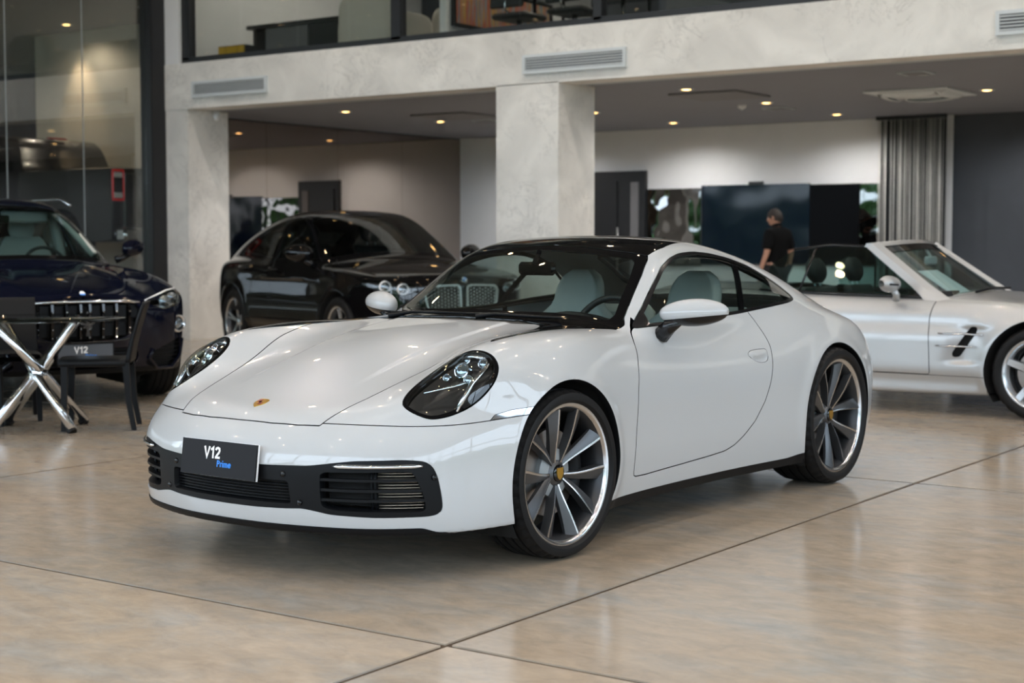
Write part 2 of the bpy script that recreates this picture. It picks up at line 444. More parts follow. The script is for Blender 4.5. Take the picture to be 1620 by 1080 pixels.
# ---------------------------------------------------------------- wheels (axle along local y, outer face towards +y)
def tyre_mesh(R, rr, w, n=168, grooves=True):
    """tread with grooves and sipes, shouldered sidewalls"""
    h = w / 2; sw = R - rr
    prof = [(rr - .012, h - .022), (rr + .002, h - .012), (rr + .008, h - .004), (rr + sw * .25, h + .004), (rr + sw * .5, h + .006), (rr + sw * .75, h + .001), (R - .012, h - .010), (R - .006, h - .018), (R - .002, h - .030)]
    tread = []
    if grooves:
        k = 4; span = w - .07; g = .012
        for i in range(k):
            c = h - .035 - span * (i + .5) / k
            tread += [(R, c + g / 2 + .004), (R - .001, c + g / 2), (R - .009, c + g / 2 - .002), (R - .009, c - g / 2 + .002), (R - .001, c - g / 2), (R, c - g / 2 - .004)]
    prof = prof + tread + [(r, -y) for r, y in prof[::-1]]
    V = []; m = len(prof)
    for i, (r, y) in enumerate(prof):
        sip = 5 <= i <= 8 or m - 9 <= i <= m - 6
        for k in range(n):
            a = 2 * PI * k / n; q = r - (.007 if (sip and k % 4 == 0 and i not in (5, m - 6)) else 0)
            V.append((q * math.cos(a), y, -q * math.sin(a)))
    F = [(i * n + k, i * n + (k + 1) % n, (i + 1) * n + (k + 1) % n, (i + 1) * n + k) for i in range(m - 1) for k in range(n)]
    return V, F
def rim_mesh(rr, w):
    h = w / 2
    b = MB()
    b.lathe([(rr - .030, -h + .01), (rr - .006, -h + .004), (rr - .004, -h), (rr + .004, -h), (rr - .016, -h + .03), (rr - .030, -.02), (rr - .034, h - .07), (rr - .030, h - .035), (rr - .016, h - .016)], 72, 'y', caps=False)
    b.m = 1
    b.lathe([(rr - .016, h - .016), (rr - .010, h - .006), (rr - .004, h - .003), (rr + .004, h - .003), (rr + .006, h - .010)], 96, 'y', caps=False)
    return b
def spoke_v(rr, hub, y0, y1, a_in, a_out, sgn, wi, wo, dark=1, depth=.04):
    """one blade: machined ridge with a broad flank falling away to one side"""
    b = MB(); N = 14; rows = []
    for i in range(N):
        t = i / (N - 1); r = hub + (rr - .016 - hub) * t
        a = a_in + (a_out - a_in) * (1 - (1 - t)**1.6); y = y0 + (y1 - y0) * t**1.5 + .012 * math.sin(PI * t)
        w = wi + (wo - wi) * t**1.3
        ur = Vector((math.cos(a), 0, math.sin(a))); ut = Vector((-math.sin(a), 0, math.cos(a))) * sgn
        rid = .0035 + .0015 * t
        P = [(-rid, 0), (rid, 0), (w, -.010 - .012 * t), (w + .001, -depth * .8), (-rid - .002, -depth), (-rid - .001, -.004)]
        rows.append([ur * r + ut * p[0] + Vector((0, y + p[1], 0)) for p in P])
    V = [p for r in rows for p in r]; k = 6
    for j in range(k):
        b.m = 0 if j == 0 else 1
        b.add([], [])
        o = len(b.V)
        if j == 0: b.V += [tuple(v) for v in V]; base = o
        b.F += [(base + i * k + j, base + i * k + (j + 1) % k, base + (i + 1) * k + (j + 1) % k, base + (i + 1) * k + j) for i in range(N - 1)]; b.I += [b.m] * (N - 1)
    b.m = 1; b.F += [tuple(base + j for j in range(k)), tuple(base + (N - 1) * k + j for j in range(k))]; b.I += [1, 1]
    return b
def twin_spoke_wheel(parent, loc, left, R, rr, w, steer=0., rot=94., mats=('machined', 'anthracite'), badge=True):
    wheel = empty('wheel', loc, steer + (0 if left else PI), parent)
    V, F = tyre_mesh(R, rr, w)
    t = obj('tire', V, F, MATS['rubber'], wheel, True)
    t.data.set_sharp_from_angle(angle=math.radians(40))
    h = w / 2
    rim_mesh(rr, w - .012).build('rim', [MATS['barrel'], MATS[mats[0]]], wheel, 'edge')
    for k in range(5):
        a = math.radians(rot + 72 * k)
        for s in (-1, 1):
            spoke_v(rr, .042, h - .062, h - .018, a + s * math.radians(24), a + s * math.radians(13.5), s, .016, .056).build('spoke', [MATS[mats[0]], MATS[mats[1]]], wheel, 'edge')
        b = MB(); ca, sa = math.cos(a), math.sin(a)
        b.lathe([(.004, h - .073), (.011, h - .073), (.012, h - .088), (.012, h - .10)], 12, 'y', (.066 * ca, 0, .066 * sa)).build('lug_bolt', MATS['steel'], wheel, 'edge')
    b = MB(); b.lathe([(.088, h - .125), (.086, h - .10), (.060, h - .078), (.048, h - .062), (.036, h - .056), (.034, h - .060)], 40, 'y', caps=False).build('hub', MATS[mats[1]], wheel, 'edge')
    b = MB(); b.lathe([(.0, h - .049), (.028, h - .050), (.033, h - .054), (.033, h - .066)], 32, 'y', caps=False); cap = b.build('hub_cap', MATS['gloss_black'], wheel, 'edge')
    if badge:
        M = Matrix.Translation((0, h - .0495, 0)) @ Matrix.Rotation(PI / 2, 4, 'X') @ Matrix.Scale(-1, 4, (0, 0, 1))
        sh = [(-.020, .023), (.020, .023), (.021, 0), (.015, -.016), (0, -.027), (-.015, -.016), (-.021, 0)]
        c = MB(); c.prism(sh, Matrix.Translation((0, h - .0495, 0)) @ Matrix.Rotation(-PI / 2, 4, 'X') @ Matrix.Scale(-1, 4, (0, 1, 0)), 0, .003)
        c.build('crest', MATS['gold'], cap)
    b = MB(); b.lathe([(.088, -.01), (.175, -.01), (.175, .018), (.092, .018), (.090, .03), (.0, .032)], 64, 'y', caps=False); d = b.build('brake_disc', MATS['disc_metal'], wheel, 'edge')
    b = MB(); b.lathe([(.0, .05), (.06, .05), (.098, .040), (.100, .018)], 48, 'y', caps=False); b.build('disc_hat', MATS['hub_grey'], d, 'edge')
    b = MB(); N = 12; rows = []
    def cal(u, v):
        a = math.radians(-38 + 76 * u); q = 2 * PI * v
        r = .150 + .045 * math.cos(q); y = .012 + .045 * math.sin(q); return (-r * math.cos(a), y, r * math.sin(a))
    b.grid(cal, N, 10, closev=True); b.build('brake_caliper', MATS['black_plastic'], wheel, True)
    return wheel
# ---------------------------------------------------------------- sports coupe: body surface (x forward of front axle, y left, z up)
P_hc = Sp((1.2,.50),(1.02,.565),(.9,.607),(.8,.634),(.6,.69),(.4,.745),(.2,.797),(0,.843),(-.2,.882),(-.4,.915),(-.6,.94),(-1.,.955),(-1.6,.96),(-2.2,.95),(-2.6,.925),(-2.9,.875),(-3.1,.825),(-3.3,.775),(-3.5,.71))
P_he = Sp((1.2,0),(.9,0),(.75,.004),(.6,.013),(.4,.022),(.2,.027),(0,.024),(-.2,.014),(-.45,0),(-.8,0),(-3.5,0))   # extra crown of the lid
P_hf = Sp((1.1,.44),(.85,.545),(.7,.645),(.6,.712),(.5,.770),(.4,.818),(.3,.854),(.1,.884),(-.1,.896),(-.3,.899),(-.6,.895),(-1.,.89),(-1.5,.90),(-2.,.92),(-2.3,.925),(-2.6,.905),(-2.85,.86),(-3.05,.785),(-3.25,.70),(-3.5,.6))
P_w = Sp((1.2,.83),(.9,.86),(.6,.895),(.3,.918),(0,.926),(-.25,.915),(-.5,.888),(-.8,.872),(-1.2,.870),(-1.6,.885),(-1.9,.908),(-2.2,.924),(-2.45,.928),(-2.7,.918),(-3.,.885),(-3.3,.82),(-3.5,.75))
P_tuck = Sp((1.,.09),(.5,.16),(.2,.13),(0,.11),(-.5,.14),(-1.2,.19),(-1.7,.165),(-2.2,.13),(-2.6,.12),(-3.2,.12))     # how far the side leans in by z=.9
P_fz = Sp((.05,.90),(.12,.945),(.2,.985),(.3,1.005),(.4,1.01),(.48,.998),(.55,.955),(.62,.89),(.7,.85),(.8,.81),(.9,.75))
P_fy = Sp((0,0),(.2,.012),(.35,.042),(.5,.09),(.65,.172),(.75,.272),(.83,.395),(.9,.58),(1.,.85))
P_rz = Sp((.15,-3.28),(.25,-3.40),(.4,-3.46),(.6,-3.455),(.70,-3.40),(.78,-3.33),(.88,-3.22))
P_ry = Sp((0,0),(.3,.03),(.5,.09),(.65,.17),(.78,.315),(.88,.48),(1.,.8))
P_rc = Sp((.2,.55),(-.2,.765),(-.5,.93),(-.75,1.067),(-1.0,1.195),(-1.15,1.252),(-1.35,1.290),(-1.5,1.297),(-1.75,1.281),(-2.,1.238),(-2.3,1.16),(-2.6,1.058),(-2.9,.945),(-3.1,.868),(-3.25,.81),(-3.45,.72))
P_cb = Sp((-.2,.66),(-.5,.735),(-.8,.768),(-1.2,.775),(-1.6,.765),(-2.,.775),(-2.3,.755),(-2.6,.714),(-3.,.60),(-3.4,.48))   # cabin half width at the belt (z=.9)
P_fender_wheel = ((0., .34, .40), (-2.45, .357, .415))
def porsche_f(x, y, z):
    y = np.abs(y)
    hc, hf = P_hc(x), P_hf(x)
    sg = .185 - .030 * sstep(x, .1, .45)
    bump = np.exp(-((y - .70) / np.where(y < .70, sg, .30))**2)
    b0 = np.exp(-(.70 / sg)**2)
    dome = -.035 * np.minimum(y, .7)**2
    crown = P_he(x) * np.exp(-(y / .38)**2) + .006 * (1 - sstep(y, .275 + .03 * sstep(x, .5, -.3), .312 + .03 * sstep(x, .5, -.3))) * sstep(x, .72, .25) * sstep(x, -.6, -.35)
    H = hc + dome + crown + (hf - hc + .035 * .49) * (bump - b0)
    W = P_w(x) - P_tuck(x) * np.maximum((z - .52) / .38, 0)**2.6 - .10 * np.maximum((.40 - z) / .40, 0)**2
    # door scallop: side sweeps in under the shoulder ahead of the rear wheel
    for wx, wz, wr in P_fender_wheel:
        r = np.sqrt((x - wx)**2 + (z - wz)**2)
        W = W + .010 * np.exp(-((r - wr * .95) / .045)**2)
    Fx = P_fz(z) - P_fy(y)
    Rx = P_rz(z) + P_ry(y)
    low = smax(z - H, y - W, .16)
    low = smax(low, (x - Fx) * .9, .10)
    low = smax(low, (Rx - x) * .9, .12)
    low = smax(low, .135 + .05 * sstep(x, .1, .35) - z, .02)
    # cabin
    sh = .35 * y * y * sstep(x, -1.5, -.8)
    R = P_rc(x + sh) - .10 * y * y - .10 * y**4
    zt = smax(z, z * 0 + .86, .10)
    S = P_cb(x) - .52 * (zt - .9) - .22 * (zt - .9) * np.abs(zt - .9)
    cab = smax((z - R) * .85, (y - S) * .9, .15)
    cab = smax(cab, .75 - z, .02)
    k = .045 + .10 * sstep(x, -1.6, -2.4)
    return smin(low, cab, k)
# ---------------------------------------------------------------- sports coupe
mat('chalk_paint', (.45, .465, .48), .32, coat=1., coat_r=.015, spec=.2, noise=.012, nscale=3.)
CAR_C = -.0295; CAR_LOC = (-4.2548, 5.1356, 0.)
def between(a, b, lo, hi): return np.maximum(lo - a, a - hi)
def build_coupe():
    f = porsche_f; paint = MATS['chalk_paint']; g = .0024
    car = empty('sports_coupe', CAR_LOC, math.atan2(-math.cos(CAR_C), math.sin(CAR_C)))
    tag(car, 'glossy chalk-white sports coupe with round headlights and black roof, standing alone on the open floor', 'car')
    V, T = surfnet(f, (-3.62, -.03, .09), (1.10, 1.02, 1.36), .0135)
    M = clip(V, T, -V[:, 1]); M[0][:, 1][np.abs(M[0][:, 1]) < 1e-6] = 0.
    full = lambda m: weld(join(m, mirror(m)))
    def both(name, m, mt, th=.012, off=0., edge_shade=False):
        for q in (m, mirror(m)): panel(name, q, f, mt, car, th, off, edge_shade=edge_shade)
    # wheel openings and floor pan
    arch = lambda V: np.minimum(np.hypot(V[:, 0], V[:, 2] - .345) - .374, np.hypot(V[:, 0] + 2.45, V[:, 2] - .352) - .389)
    M = clip(*M, np.maximum(-arch(M[0]), .45 - M[0][:, 1]) * 1.)  if False else clip(*M, -np.maximum(arch(M[0]), .45 - M[0][:, 1]))
    M = clip(*M, np.maximum(.145 - M[0][:, 2], .06 - np.abs(arch(M[0]))*0 - 1))
    # windscreen, seen from the front
    wp = [(-.2, .905), (0, .925), (.3, .92), (.5, .905), (.62, .885), (.695, .872), (.690, .895), (.667, .925), (.629, 1.014), (.592, 1.111), (.558, 1.177), (.538, 1.198), (.471, 1.211), (.34, 1.226), (.194, 1.240), (0, 1.25), (-.2, 1.245)]
    wp = np.array(wp)
    def fws(V, o=0.): return np.maximum(polysd(V[:, 1:3], wp) + o, -1.36 - V[:, 0])
    ws, M = cut(M, fws, .0015)
    wg, wb = cut(ws, lambda V: np.maximum(polysd(V[:, 1:3], np.array([(-.2, .955), (0, .957), (.4, .948), (.56, .932), (.625, .915), (.628, .94), (.592, 1.014), (.556, 1.105), (.522, 1.168), (.492, 1.186), (.34, 1.204), (.194, 1.217), (0, 1.226), (-.2, 1.22)])), -1.36 - V[:, 0]), 0.)
    w = panel('windshield', full(wg), f, MATS['car_glass'], car, .004)
    panel('windshield_border', full(wb), f, MATS['gloss_black'], w, .006)
    # side glass, seen from the side
    dlo = rounded([(-.745, .880), (-.89, .972), (-1.027, 1.066), (-1.16, 1.145), (-1.28, 1.187), (-1.40, 1.209), (-1.55, 1.217), (-1.70, 1.208), (-1.86, 1.183), (-1.99, 1.147), (-2.125, 1.092), (-2.24, 1.033), (-2.31, .985), (-2.30, .965), (-2.21, .953), (-2.06, .943), (-1.926, .934), (-1.666, .916), (-1.35, .903), (-1.095, .897), (-.88, .888)], .04)
    side = lambda poly: (lambda V: np.maximum(polysd(V[:, [0, 2]], poly), .45 - V[:, 1]))
    dl, M = cut(M, side(dlo), .0012)
    inner, trim = cut(dl, lambda V: polysd(V[:, [0, 2]], dlo) + .014)
    quarter, doorg = cut(inner, lambda V: V[:, 0] - (-1.672 - .70 * (V[:, 2] - .916)), 0.)
    quarter, pillar = cut(quarter, lambda V: V[:, 0] - (-1.715 - .70 * (V[:, 2] - .916)), 0.)
    both('window_trim', trim, MATS['black_trim'], .01, .001); both('b_pillar', pillar, MATS['gloss_black'], .01)
    sail, doorg = cut(doorg, lambda V: -(V[:, 0] - (-.86 - .30 * (V[:, 2] - .9))), 0.)
    both('mirror_sail', sail, MATS['black_trim'], .01)
    both('door_glass', doorg, MATS['car_glass'], .004); both('quarter_glass', quarter, MATS['car_glass'], .004)
    # black glass roof and rear window, seen from above
    rp = np.array([(-1.02, -.2), (-1.02, .48), (-1.10, .535), (-1.2, .536), (-1.33, .525), (-1.5, .490), (-1.7, .455), (-1.92, .43), (-1.96, .38), (-1.98, 0), (-1.98, -.2)])
    roof, M = cut(M, lambda V: np.maximum(polysd(V[:, :2], rp), 1.0 - V[:, 2]), .0015)
    panel('glass_roof', full(roof), f, MATS['gloss_black'], car)
    bp = rounded([(-2.08, -.2), (-2.08, .36), (-2.5, .46), (-2.82, .44), (-2.84, 0), (-2.84, -.2)], .03)
    rear, M = cut(M, lambda V: np.maximum(polysd(V[:, :2], bp), .85 - V[:, 2]), .002)
    panel('rear_window', full(rear), f, MATS['car_glass'], car, .004)
    # front lid with the trough below the windscreen
    hp = np.array([(1.2, -.3), (.914, -.3), (.914, 0), (.909, .17), (.893, .289), (.869, .383), (.786, .412), (.667, .437), (.555, .455), (.45, .473), (.30, .508), (.13, .552), (-.04, .588), (-.22, .616), (-.38, .635), (-.47, .625), (-.42, .55), (-.375, .4), (-.355, .2), (-.35, 0), (-.35, -.3)])
    hp = hp[1:]
    hood, M = cut(M, lambda V: np.maximum(np.maximum(polysd(V[:, :2], hp), .5 - V[:, 2]), -(V[:, 0] + .7)), g)
    panel('hood', full(hood), f, paint, car, .03, edge_shade=True)
    cowl, M = cut(M, lambda V: np.maximum(np.maximum(polysd(V[:, :2], np.array([(-.3, -.3), (-.3, .45), (-.38, .63), (-.5, .665), (-.66, .70), (-.72, .67), (-.72, -.3)])), .8 - V[:, 2]), V[:, 2] - .96), .001)
    panel('cowl', full(cowl), f, MATS['black_plastic'], car, .02, -.004)
    # front bumper
    zl = Sp((1.1, .584), (.8, .586), (.7, .583), (.57, .585), (.45, .592), (.25, .604), (.0, .61))
    bump, M = cut(M, lambda V: np.maximum(V[:, 2] - np.clip(zl(V[:, 0]), .57, .61), .02 - V[:, 0]), g * .7)
    # headlights and side markers
    hl = np.array([(.682, .652, .640), (.672, .622, .660), (.632, .604, .692), (.560, .596, .724), (.465, .605, .768), (.385, .632, .811), (.345, .67, .838), (.328, .72, .843), (.328, .775, .827), (.344, .815, .799), (.365, .836, .769), (.398, .842, .731), (.451, .832, .684), (.519, .81, .643), (.589, .776, .616), (.644, .736, .608), (.672, .692, .621)])
    c0 = hl.mean(0); nn = unit(grad(f, c0[None]))[0]; u = unit(np.cross(nn, [0, 1, 0]))*1.; v = np.cross(nn, u)
    hl2 = curve2(np.stack([(hl - c0) @ u, (hl - c0) @ v], 1), 4)
    fhl = lambda V, o=0.: np.maximum(polysd(np.stack([(V - c0) @ u, (V - c0) @ v], 1), hl2) + o, .12 * 0 + np.abs((V - c0) @ nn) - .25)
    lamp, M = cut(M, fhl, .002)
    mk = np.array([(0.450, 0.589), (0.42, 0.612), (0.341, 0.626), (0.20, 0.634), (0.20, 0.60), (0.259, 0.598), (0.38, 0.593)])
    marker, M = cut(M, lambda V: np.maximum(polysd(V[:, [0, 2]], mk), .6 - V[:, 1]), .001)
    both('side_marker', marker, MATS['side_lamp'], .01)
    for s in (1, -1):
        q = lamp if s > 0 else mirror(lamp)
        lens, rim = cut(q, (lambda V: fhl(V, .012)) if s > 0 else (lambda V: fhl(V * np.array([1, -1, 1]), .012)))
        h = panel('headlight', lens, f, MATS['lamp_glass'], car, .004)
        panel('lamp_rim', rim, f, MATS['gloss_black'], h, .02, -.001)
        n = unit(grad(f, lens[0]))
        S = np.array([1, s, 1.]); c = c0 * S; uu, vv, n0 = u * S, v * S, nn * S
        # bowl behind the lens
        bowl_d = .05 * np.clip(-fhl(lens[0] * S) / .05, 0, 1)**.7 + .012
        obj('lamp_bowl', lens[0] - n * bowl_d[:, None], lens[1], MATS['lamp_dark'], h, True)
        fx = Vector((.93, .12 * s, .35)).normalized(); Q = fx.to_track_quat('Z', 'Y').to_matrix().to_4x4()
        def lampball(name, p, r, m, dep=.02):
            b = MB(); b.lathe([(0, r * .22), (r * .45, r * .19), (r * .78, r * .08), (r * .86, 0)], 20, caps=False); b.m = 1; b.lathe([(r * .86, 0), (r * .92, r * .12), (r * 1.05, r * .08), (r * 1.08, -dep), (r * .9, -dep * 1.2)], 20, caps=False)
            o = b.build(name, m + [MATS['lamp_silver']], h, 'edge'); o.matrix_local = Matrix.Translation(p) @ Q; return o
        def at(a, b_, d): return Vector(c + uu * a + vv * b_ - n0 * d)
        def pt(x, y, d):   # point under the lens at plan position x,y
            P = np.array([[x, y, .7]]); zz = np.linspace(.55, .9, 200); k = np.argmin(np.abs(f(np.full(200, x), np.full(200, abs(y)), zz)))
            return Vector((x, y, zz[k])) - Vector(n0) * d
        lampball('projector', pt(.445, .715 * s, .030), .030, [MATS['projector']], .03)
        for dx, dy, r in ((-.075, -.035, .016), (-.075, .045, .020), (.055, -.03, .014), (.035, .058, .017)):
            lampball('led_lens', pt(.445 + dx, (.715 + dy) * s, .028), r, [MATS['projector']], .02)
        b = MB()
        b.tube([pt(.36, .655 * s, .022), pt(.355, .70 * s, .020), pt(.345, .755 * s, .022)], .011, 8); b.build('lamp_bar', MATS['lamp_silver'], h, True)
        b = MB(); b.tube([pt(.60, .66 * s, .02), pt(.575, .70 * s, .022), pt(.535, .75 * s, .022), pt(.50, .78 * s, .016)], .0055, 8); b.build('lamp_strip', MATS['lamp_silver'], h, True)
        b = MB(); b.tube([pt(.56, .785 * s, .014), pt(.48, .797 * s, .016), pt(.40, .797 * s, .018), pt(.345, .785 * s, .018)], .010, 8); b.build('lamp_strip', MATS['lamp_silver'], h, True)
    # bumper: the wide black intake and what is in it
    op = [(-.2, .434), (.217, .434), (.40, .440), (.503, .455), (.569, .464), (.715, .468), (.766, .461), (.786, .440), (.797, .399), (.803, .34), (.805, .285), (.797, .262), (.775, .253), (.645, .252), (.476, .259), (.43, .268), (.37, .277), (.30, .272), (.15, .268), (-.2, .268)]
    op = rounded(op, .02, 3)
    hole, bump = cut(bump, lambda V: np.maximum(polysd(V[:, 1:3], op), .3 - V[:, 0]), 0.)
    lipf = lambda V: np.maximum(np.maximum(V[:, 2] - (.212 - .02 * sstep(V[:, 1], .74, .80)), .5 - V[:, 0] + .3 * sstep(V[:, 1], .60, .80)*0), V[:, 1] - .805)
    lip, bump = cut(bump, lipf, .0005)
    panel('front_bumper', full(bump), f, paint, car, .02)
    panel('front_splitter', full(lip), f, MATS['black_plastic'], car, .02, .004)
    # black surround with holes
    in1 = rounded([(-.2, .378), (.318, .378), (.325, .292), (-.2, .290)], .012, 3)
    in2 = rounded([(.445, .418), (.74, .424), (.763, .345), (.770, .272), (.50, .276), (.445, .287)], .02, 3)
    c1, sur = cut(hole, lambda V: polysd(V[:, 1:3], in1)); c2, sur = cut(sur, lambda V: polysd(V[:, 1:3], in2))
    gr = panel('intake_surround', full(sur), f, MATS['black_plastic'], car, .05, -.006)
    nb = lambda m: unit(grad(f, m[0]))
    q = full(c1); obj('intake_back', q[0] - nb(q) * .05, q[1], MATS['dark_void'], gr, True)
    for s in (1, -1):
        q = c2 if s > 0 else mirror(c2); obj('intake_back', q[0] - nb(q) * .085, q[1], MATS['dark_void'], gr, True)
    def surf_x(y, z): 
        xs = np.linspace(.5, 1.1, 300); v = f(xs, np.full(300, y), np.full(300, z)); return xs[np.argmax(v > 0)]
    for k in range(7):      # fine bars of the middle grille
        z = .302 + k * .0115; ys = np.linspace(-.31, .31, 15)
        b = MB(); b.tube([(surf_x(abs(y), z) - .03, y, z) for y in ys], .0035, 6); b.build('grille_bar', MATS['black_plastic'], gr, True)
    for s in (1, -1):
        for k, z in enumerate((.315, .352, .390)):     # three vanes in each corner intake
            ys = np.linspace(.44, .775, 9)
            b = MB()
            for y0_, y1_ in zip(ys[:-1], ys[1:]):
                xa, xb = surf_x(y0_, z) - .012, surf_x(y1_, z) - .012
                V8 = [(xa, y0_ * s, z - .005), (xa - .03, y0_ * s, z - .004), (xa - .03, y0_ * s, z + .004), (xa, y0_ * s, z + .005), (xb, y1_ * s, z - .005), (xb - .03, y1_ * s, z - .004), (xb - .03, y1_ * s, z + .004), (xb, y1_ * s, z + .005)]
                b.add(V8, [(0, 1, 5, 4), (1, 2, 6, 5), (2, 3, 7, 6), (3, 0, 4, 7), (3, 2, 1, 0), (4, 5, 6, 7)])
            b.build('intake_vane', MATS['black_plastic'], gr)
        for k in range(13):     # radiator fins glimpsed in the outer half
            z = .283 + k * .0108; ys = np.linspace(.615, .77, 5)
            b = MB(); b.tube([(surf_x(y, z) - .06, y * s, z) for y in ys], .0026, 5); b.build('radiator_fin', MATS['radiator'], gr, True)
        for yy in (.600, .612):
            b = MB(); b.tube([(surf_x(yy, z) - .05, yy * s, z) for z in np.linspace(.28, .42, 5)], .006, 6); b.build('radiator_frame', MATS['black_plastic'], gr, True)
        ys = np.linspace(.495, .762, 12); b = MB()
        b.tube([(surf_x(y, .442 + .004 * (y - .5)) + .001, y * s, .442 + .006 * (y - .5)) for y in ys], [.003] + [.0085] * 10 + [.006], 10); b.build('running_light', MATS['lamp_silver'], gr, True)
        for yy, zz in ((.785, .400), (.295, .403), (.36, .300)):
            b = MB(); b.lathe([(0, .004), (.009, .003), (.011, 0), (.011, -.01)], 14, 'x', (surf_x(yy, zz) - .004, yy * s, zz)); b.build('parking_sensor', MATS['black_trim'], gr, True)
    # door
    dp = np.array([(-.735, .872), (-.675, .826), (-.610, .735), (-.562, .624), (-.540, .463), (-.528, .329), (-.531, .262), (-.635, .259), (-.966, .268), (-1.2, .277), (-1.34, .286), (-1.42, .305), (-1.50, .342), (-1.60, .405), (-1.686, .492), (-1.735, .575), (-1.772, .66), (-1.80, .755), (-1.797, .83), (-1.78, .88), (-1.753, .91), (-1.72, .99), (-1.0, .99), (-.80, .90)])
    dp = rounded(dp, .02, 2)
    door, M = cut(M, side(dp), g)
    hd = rounded([(-1.575, .722), (-1.61, .740), (-1.665, .744), (-1.757, .744), (-1.752, .705), (-1.735, .685), (-1.69, .679), (-1.635, .688)], .02, 3)
    handle, door2 = cut(door, lambda V: np.maximum(polysd(V[:, [0, 2]], hd), .5 - V[:, 1]), .0012)
    for s in (1, -1):
        q = door2 if s > 0 else mirror(door2); d = panel('door', q, f, paint, car, .03, edge_shade=True)
        q = handle if s > 0 else mirror(handle)
        d_ = polysd(q[0][:, [0, 2]], hd); nq = unit(grad(f, q[0])); up = q[0][:, 2] - .708
        off = np.where(up > 0, .006 * np.clip(-d_ / .012, 0, 1), -.012 * np.clip(-d_ / .008, 0, 1) * np.clip(-up / .006, 0, 1))
        obj('door_handle', q[0] + nq * off[:, None], q[1], paint, d, True)
    # side skirts and front wing
    skirt, M = cut(M, lambda V: np.maximum(V[:, 2] - (.186 + .015 * sstep(V[:, 0], -1.9, -2.15)), np.maximum(V[:, 0] + .33, -2.12 - V[:, 0])), .0008)
    both('side_skirt', skirt, MATS['black_plastic'], .02)
    wl_ = np.array([(-.40, .10), (-.398, .250), (-.46, .258), (-.531, .262), (-.528, .329), (-.540, .463), (-.562, .624), (-.610, .735), (-.675, .826), (-.735, .872), (-.80, .93)])
    wing, M = cut(M, lambda V: np.where(V[:, 2] > .25, lined(V[:, [0, 2]], wl_) * 1, lined(V[:, [0, 2]], wl_)), 0.)
    wing, M2 = cut(wing, lambda V: -V[:, 0] - .8, 0.); 
    wing = drop_slivers(*wing, .15); both('front_wing', wing, paint, .03, edge_shade=True)
    body = join(M, M2) if len(M2[1]) else M
    lampr, body = cut(body, lambda V: np.maximum(between(V[:, 2], 0, .625, .665), V[:, 0] + 3.02), .001)
    panel('tail_light', full(lampr), f, MATS['red_lens'], car)
    rb, body = cut(body, lambda V: np.maximum(V[:, 0] + 2.95 - .0 * V[:, 2], V[:, 2] - .62), g)
    panel('rear_bumper', full(rb), f, paint, car)
    panel('body_shell', full(body), f, paint, car, .03, edge_shade=True)
    # lining seen through the glass: the same skin, further in
    lin = clip(*surfnet(lambda x, y, z: f(x, y, z) + .045, (-2.9, -.03, .2), (-.40, 1.0, 1.33), .04)[:2], np.zeros(1)) if False else None
    V, T = surfnet(lambda x, y, z: f(x, y, z) + .04, (-2.75, -.03, .25), (-.30, 1.0, 1.33), .03)
    L = clip(V, T, -V[:, 1]); L[0][:, 1][np.abs(L[0][:, 1]) < 1e-6] = 0.
    for keepout in (lambda V: fws(V, -.03), lambda V: np.maximum(polysd(V[:, [0, 2]], dlo) - .0, .4 - V[:, 1]), lambda V: np.maximum(polysd(V[:, :2], bp) - .02, .8 - V[:, 2]), lambda V: .28 - V[:, 2]+V[:,0]*0-1):
        L = clip(*L, -keepout(L[0]))
    L = clip(*L, np.maximum(L[0][:, 0] + .40, .3 - L[0][:, 2])*1.)
    L = full(L); o = obj('cabin_lining', L[0], L[1][:, ::-1], MATS['dash_dark'], car, True)
    # floor pan and wheel wells
    b = MB()
    b.box((-1.22, 0, .16), (1.62, 1.5, .022)); b.box((-1.22, 0, .16), (3.6, .9, .02)); b.build('floor_pan', MATS['dark_void'], car)
    for wx, wz, wr in ((0, .345, .385), (-2.45, .352, .40)):
        for s in (1, -1):
            b = MB(); n = 40
            arc = [(wx + wr * math.cos(a), wz + wr * math.sin(a)) for a in np.linspace(-.6, PI + .6, n)]
            V_ = [(x, y * s, z) for (x, z) in arc for y in (.50, .905 if wx == 0 else .905)]
            # the well follows the inner side of the wing
            for i in range(n):
                x, z = arc[i]; yy = np.linspace(.6, .95, 100); k = np.argmax(f(np.full(100, x), yy, np.full(100, max(z, .2))) > -.004)
                V_[2 * i + 1] = (x, max(yy[k] - .004, .6) * s, z)
            F_ = [(2 * i, 2 * i + 1, 2 * i + 3, 2 * i + 2) for i in range(n - 1)] + [tuple(range(0, 2 * n, 2))]
            b.add(V_, F_); b.build('wheel_well', MATS['dark_void'], car, True, fix=False)
    # wheels
    for s in (1, -1):
        twin_spoke_wheel(car, (0, .797 * s, .340), s > 0, .340, .281, .236, math.radians(-1.5))
        twin_spoke_wheel(car, (-2.45, .783 * s, .358), s > 0, .358, .293, .285, 0., 118.)
    # outside mirrors
    for s in (1, -1):
        m = empty('side_mirror', (-.93, .93 * s, .945), 0., car)
        def shell(u, v):
            a = PI * 2 * v; t = u
            L_ = -.135 + .27 * t                                   # along y (outwards)
            prof = math.sin(PI * min(max(t * .94 + .05, 0), 1))**.45
            zz = .062 * prof * math.sin(a); xx = .085 * prof * math.cos(a)
            if math.cos(a) < 0: xx *= .45                            # flat glass side to the rear
            return (xx + .03 - .10 * t, s * L_, zz * (1 if zz < 0 else 1.0) + .012 * t)
        b = MB(); b.grid(shell, 22, 28, closev=True); b.F += [tuple(range(28)), tuple(range(21 * 28, 22 * 28))]; b.I += [0, 0]
        V_ = np.array(b.V); zc = -.012 - .02 * np.clip(s * V_[:, 1] / .135, -1, 1)
        tris = []
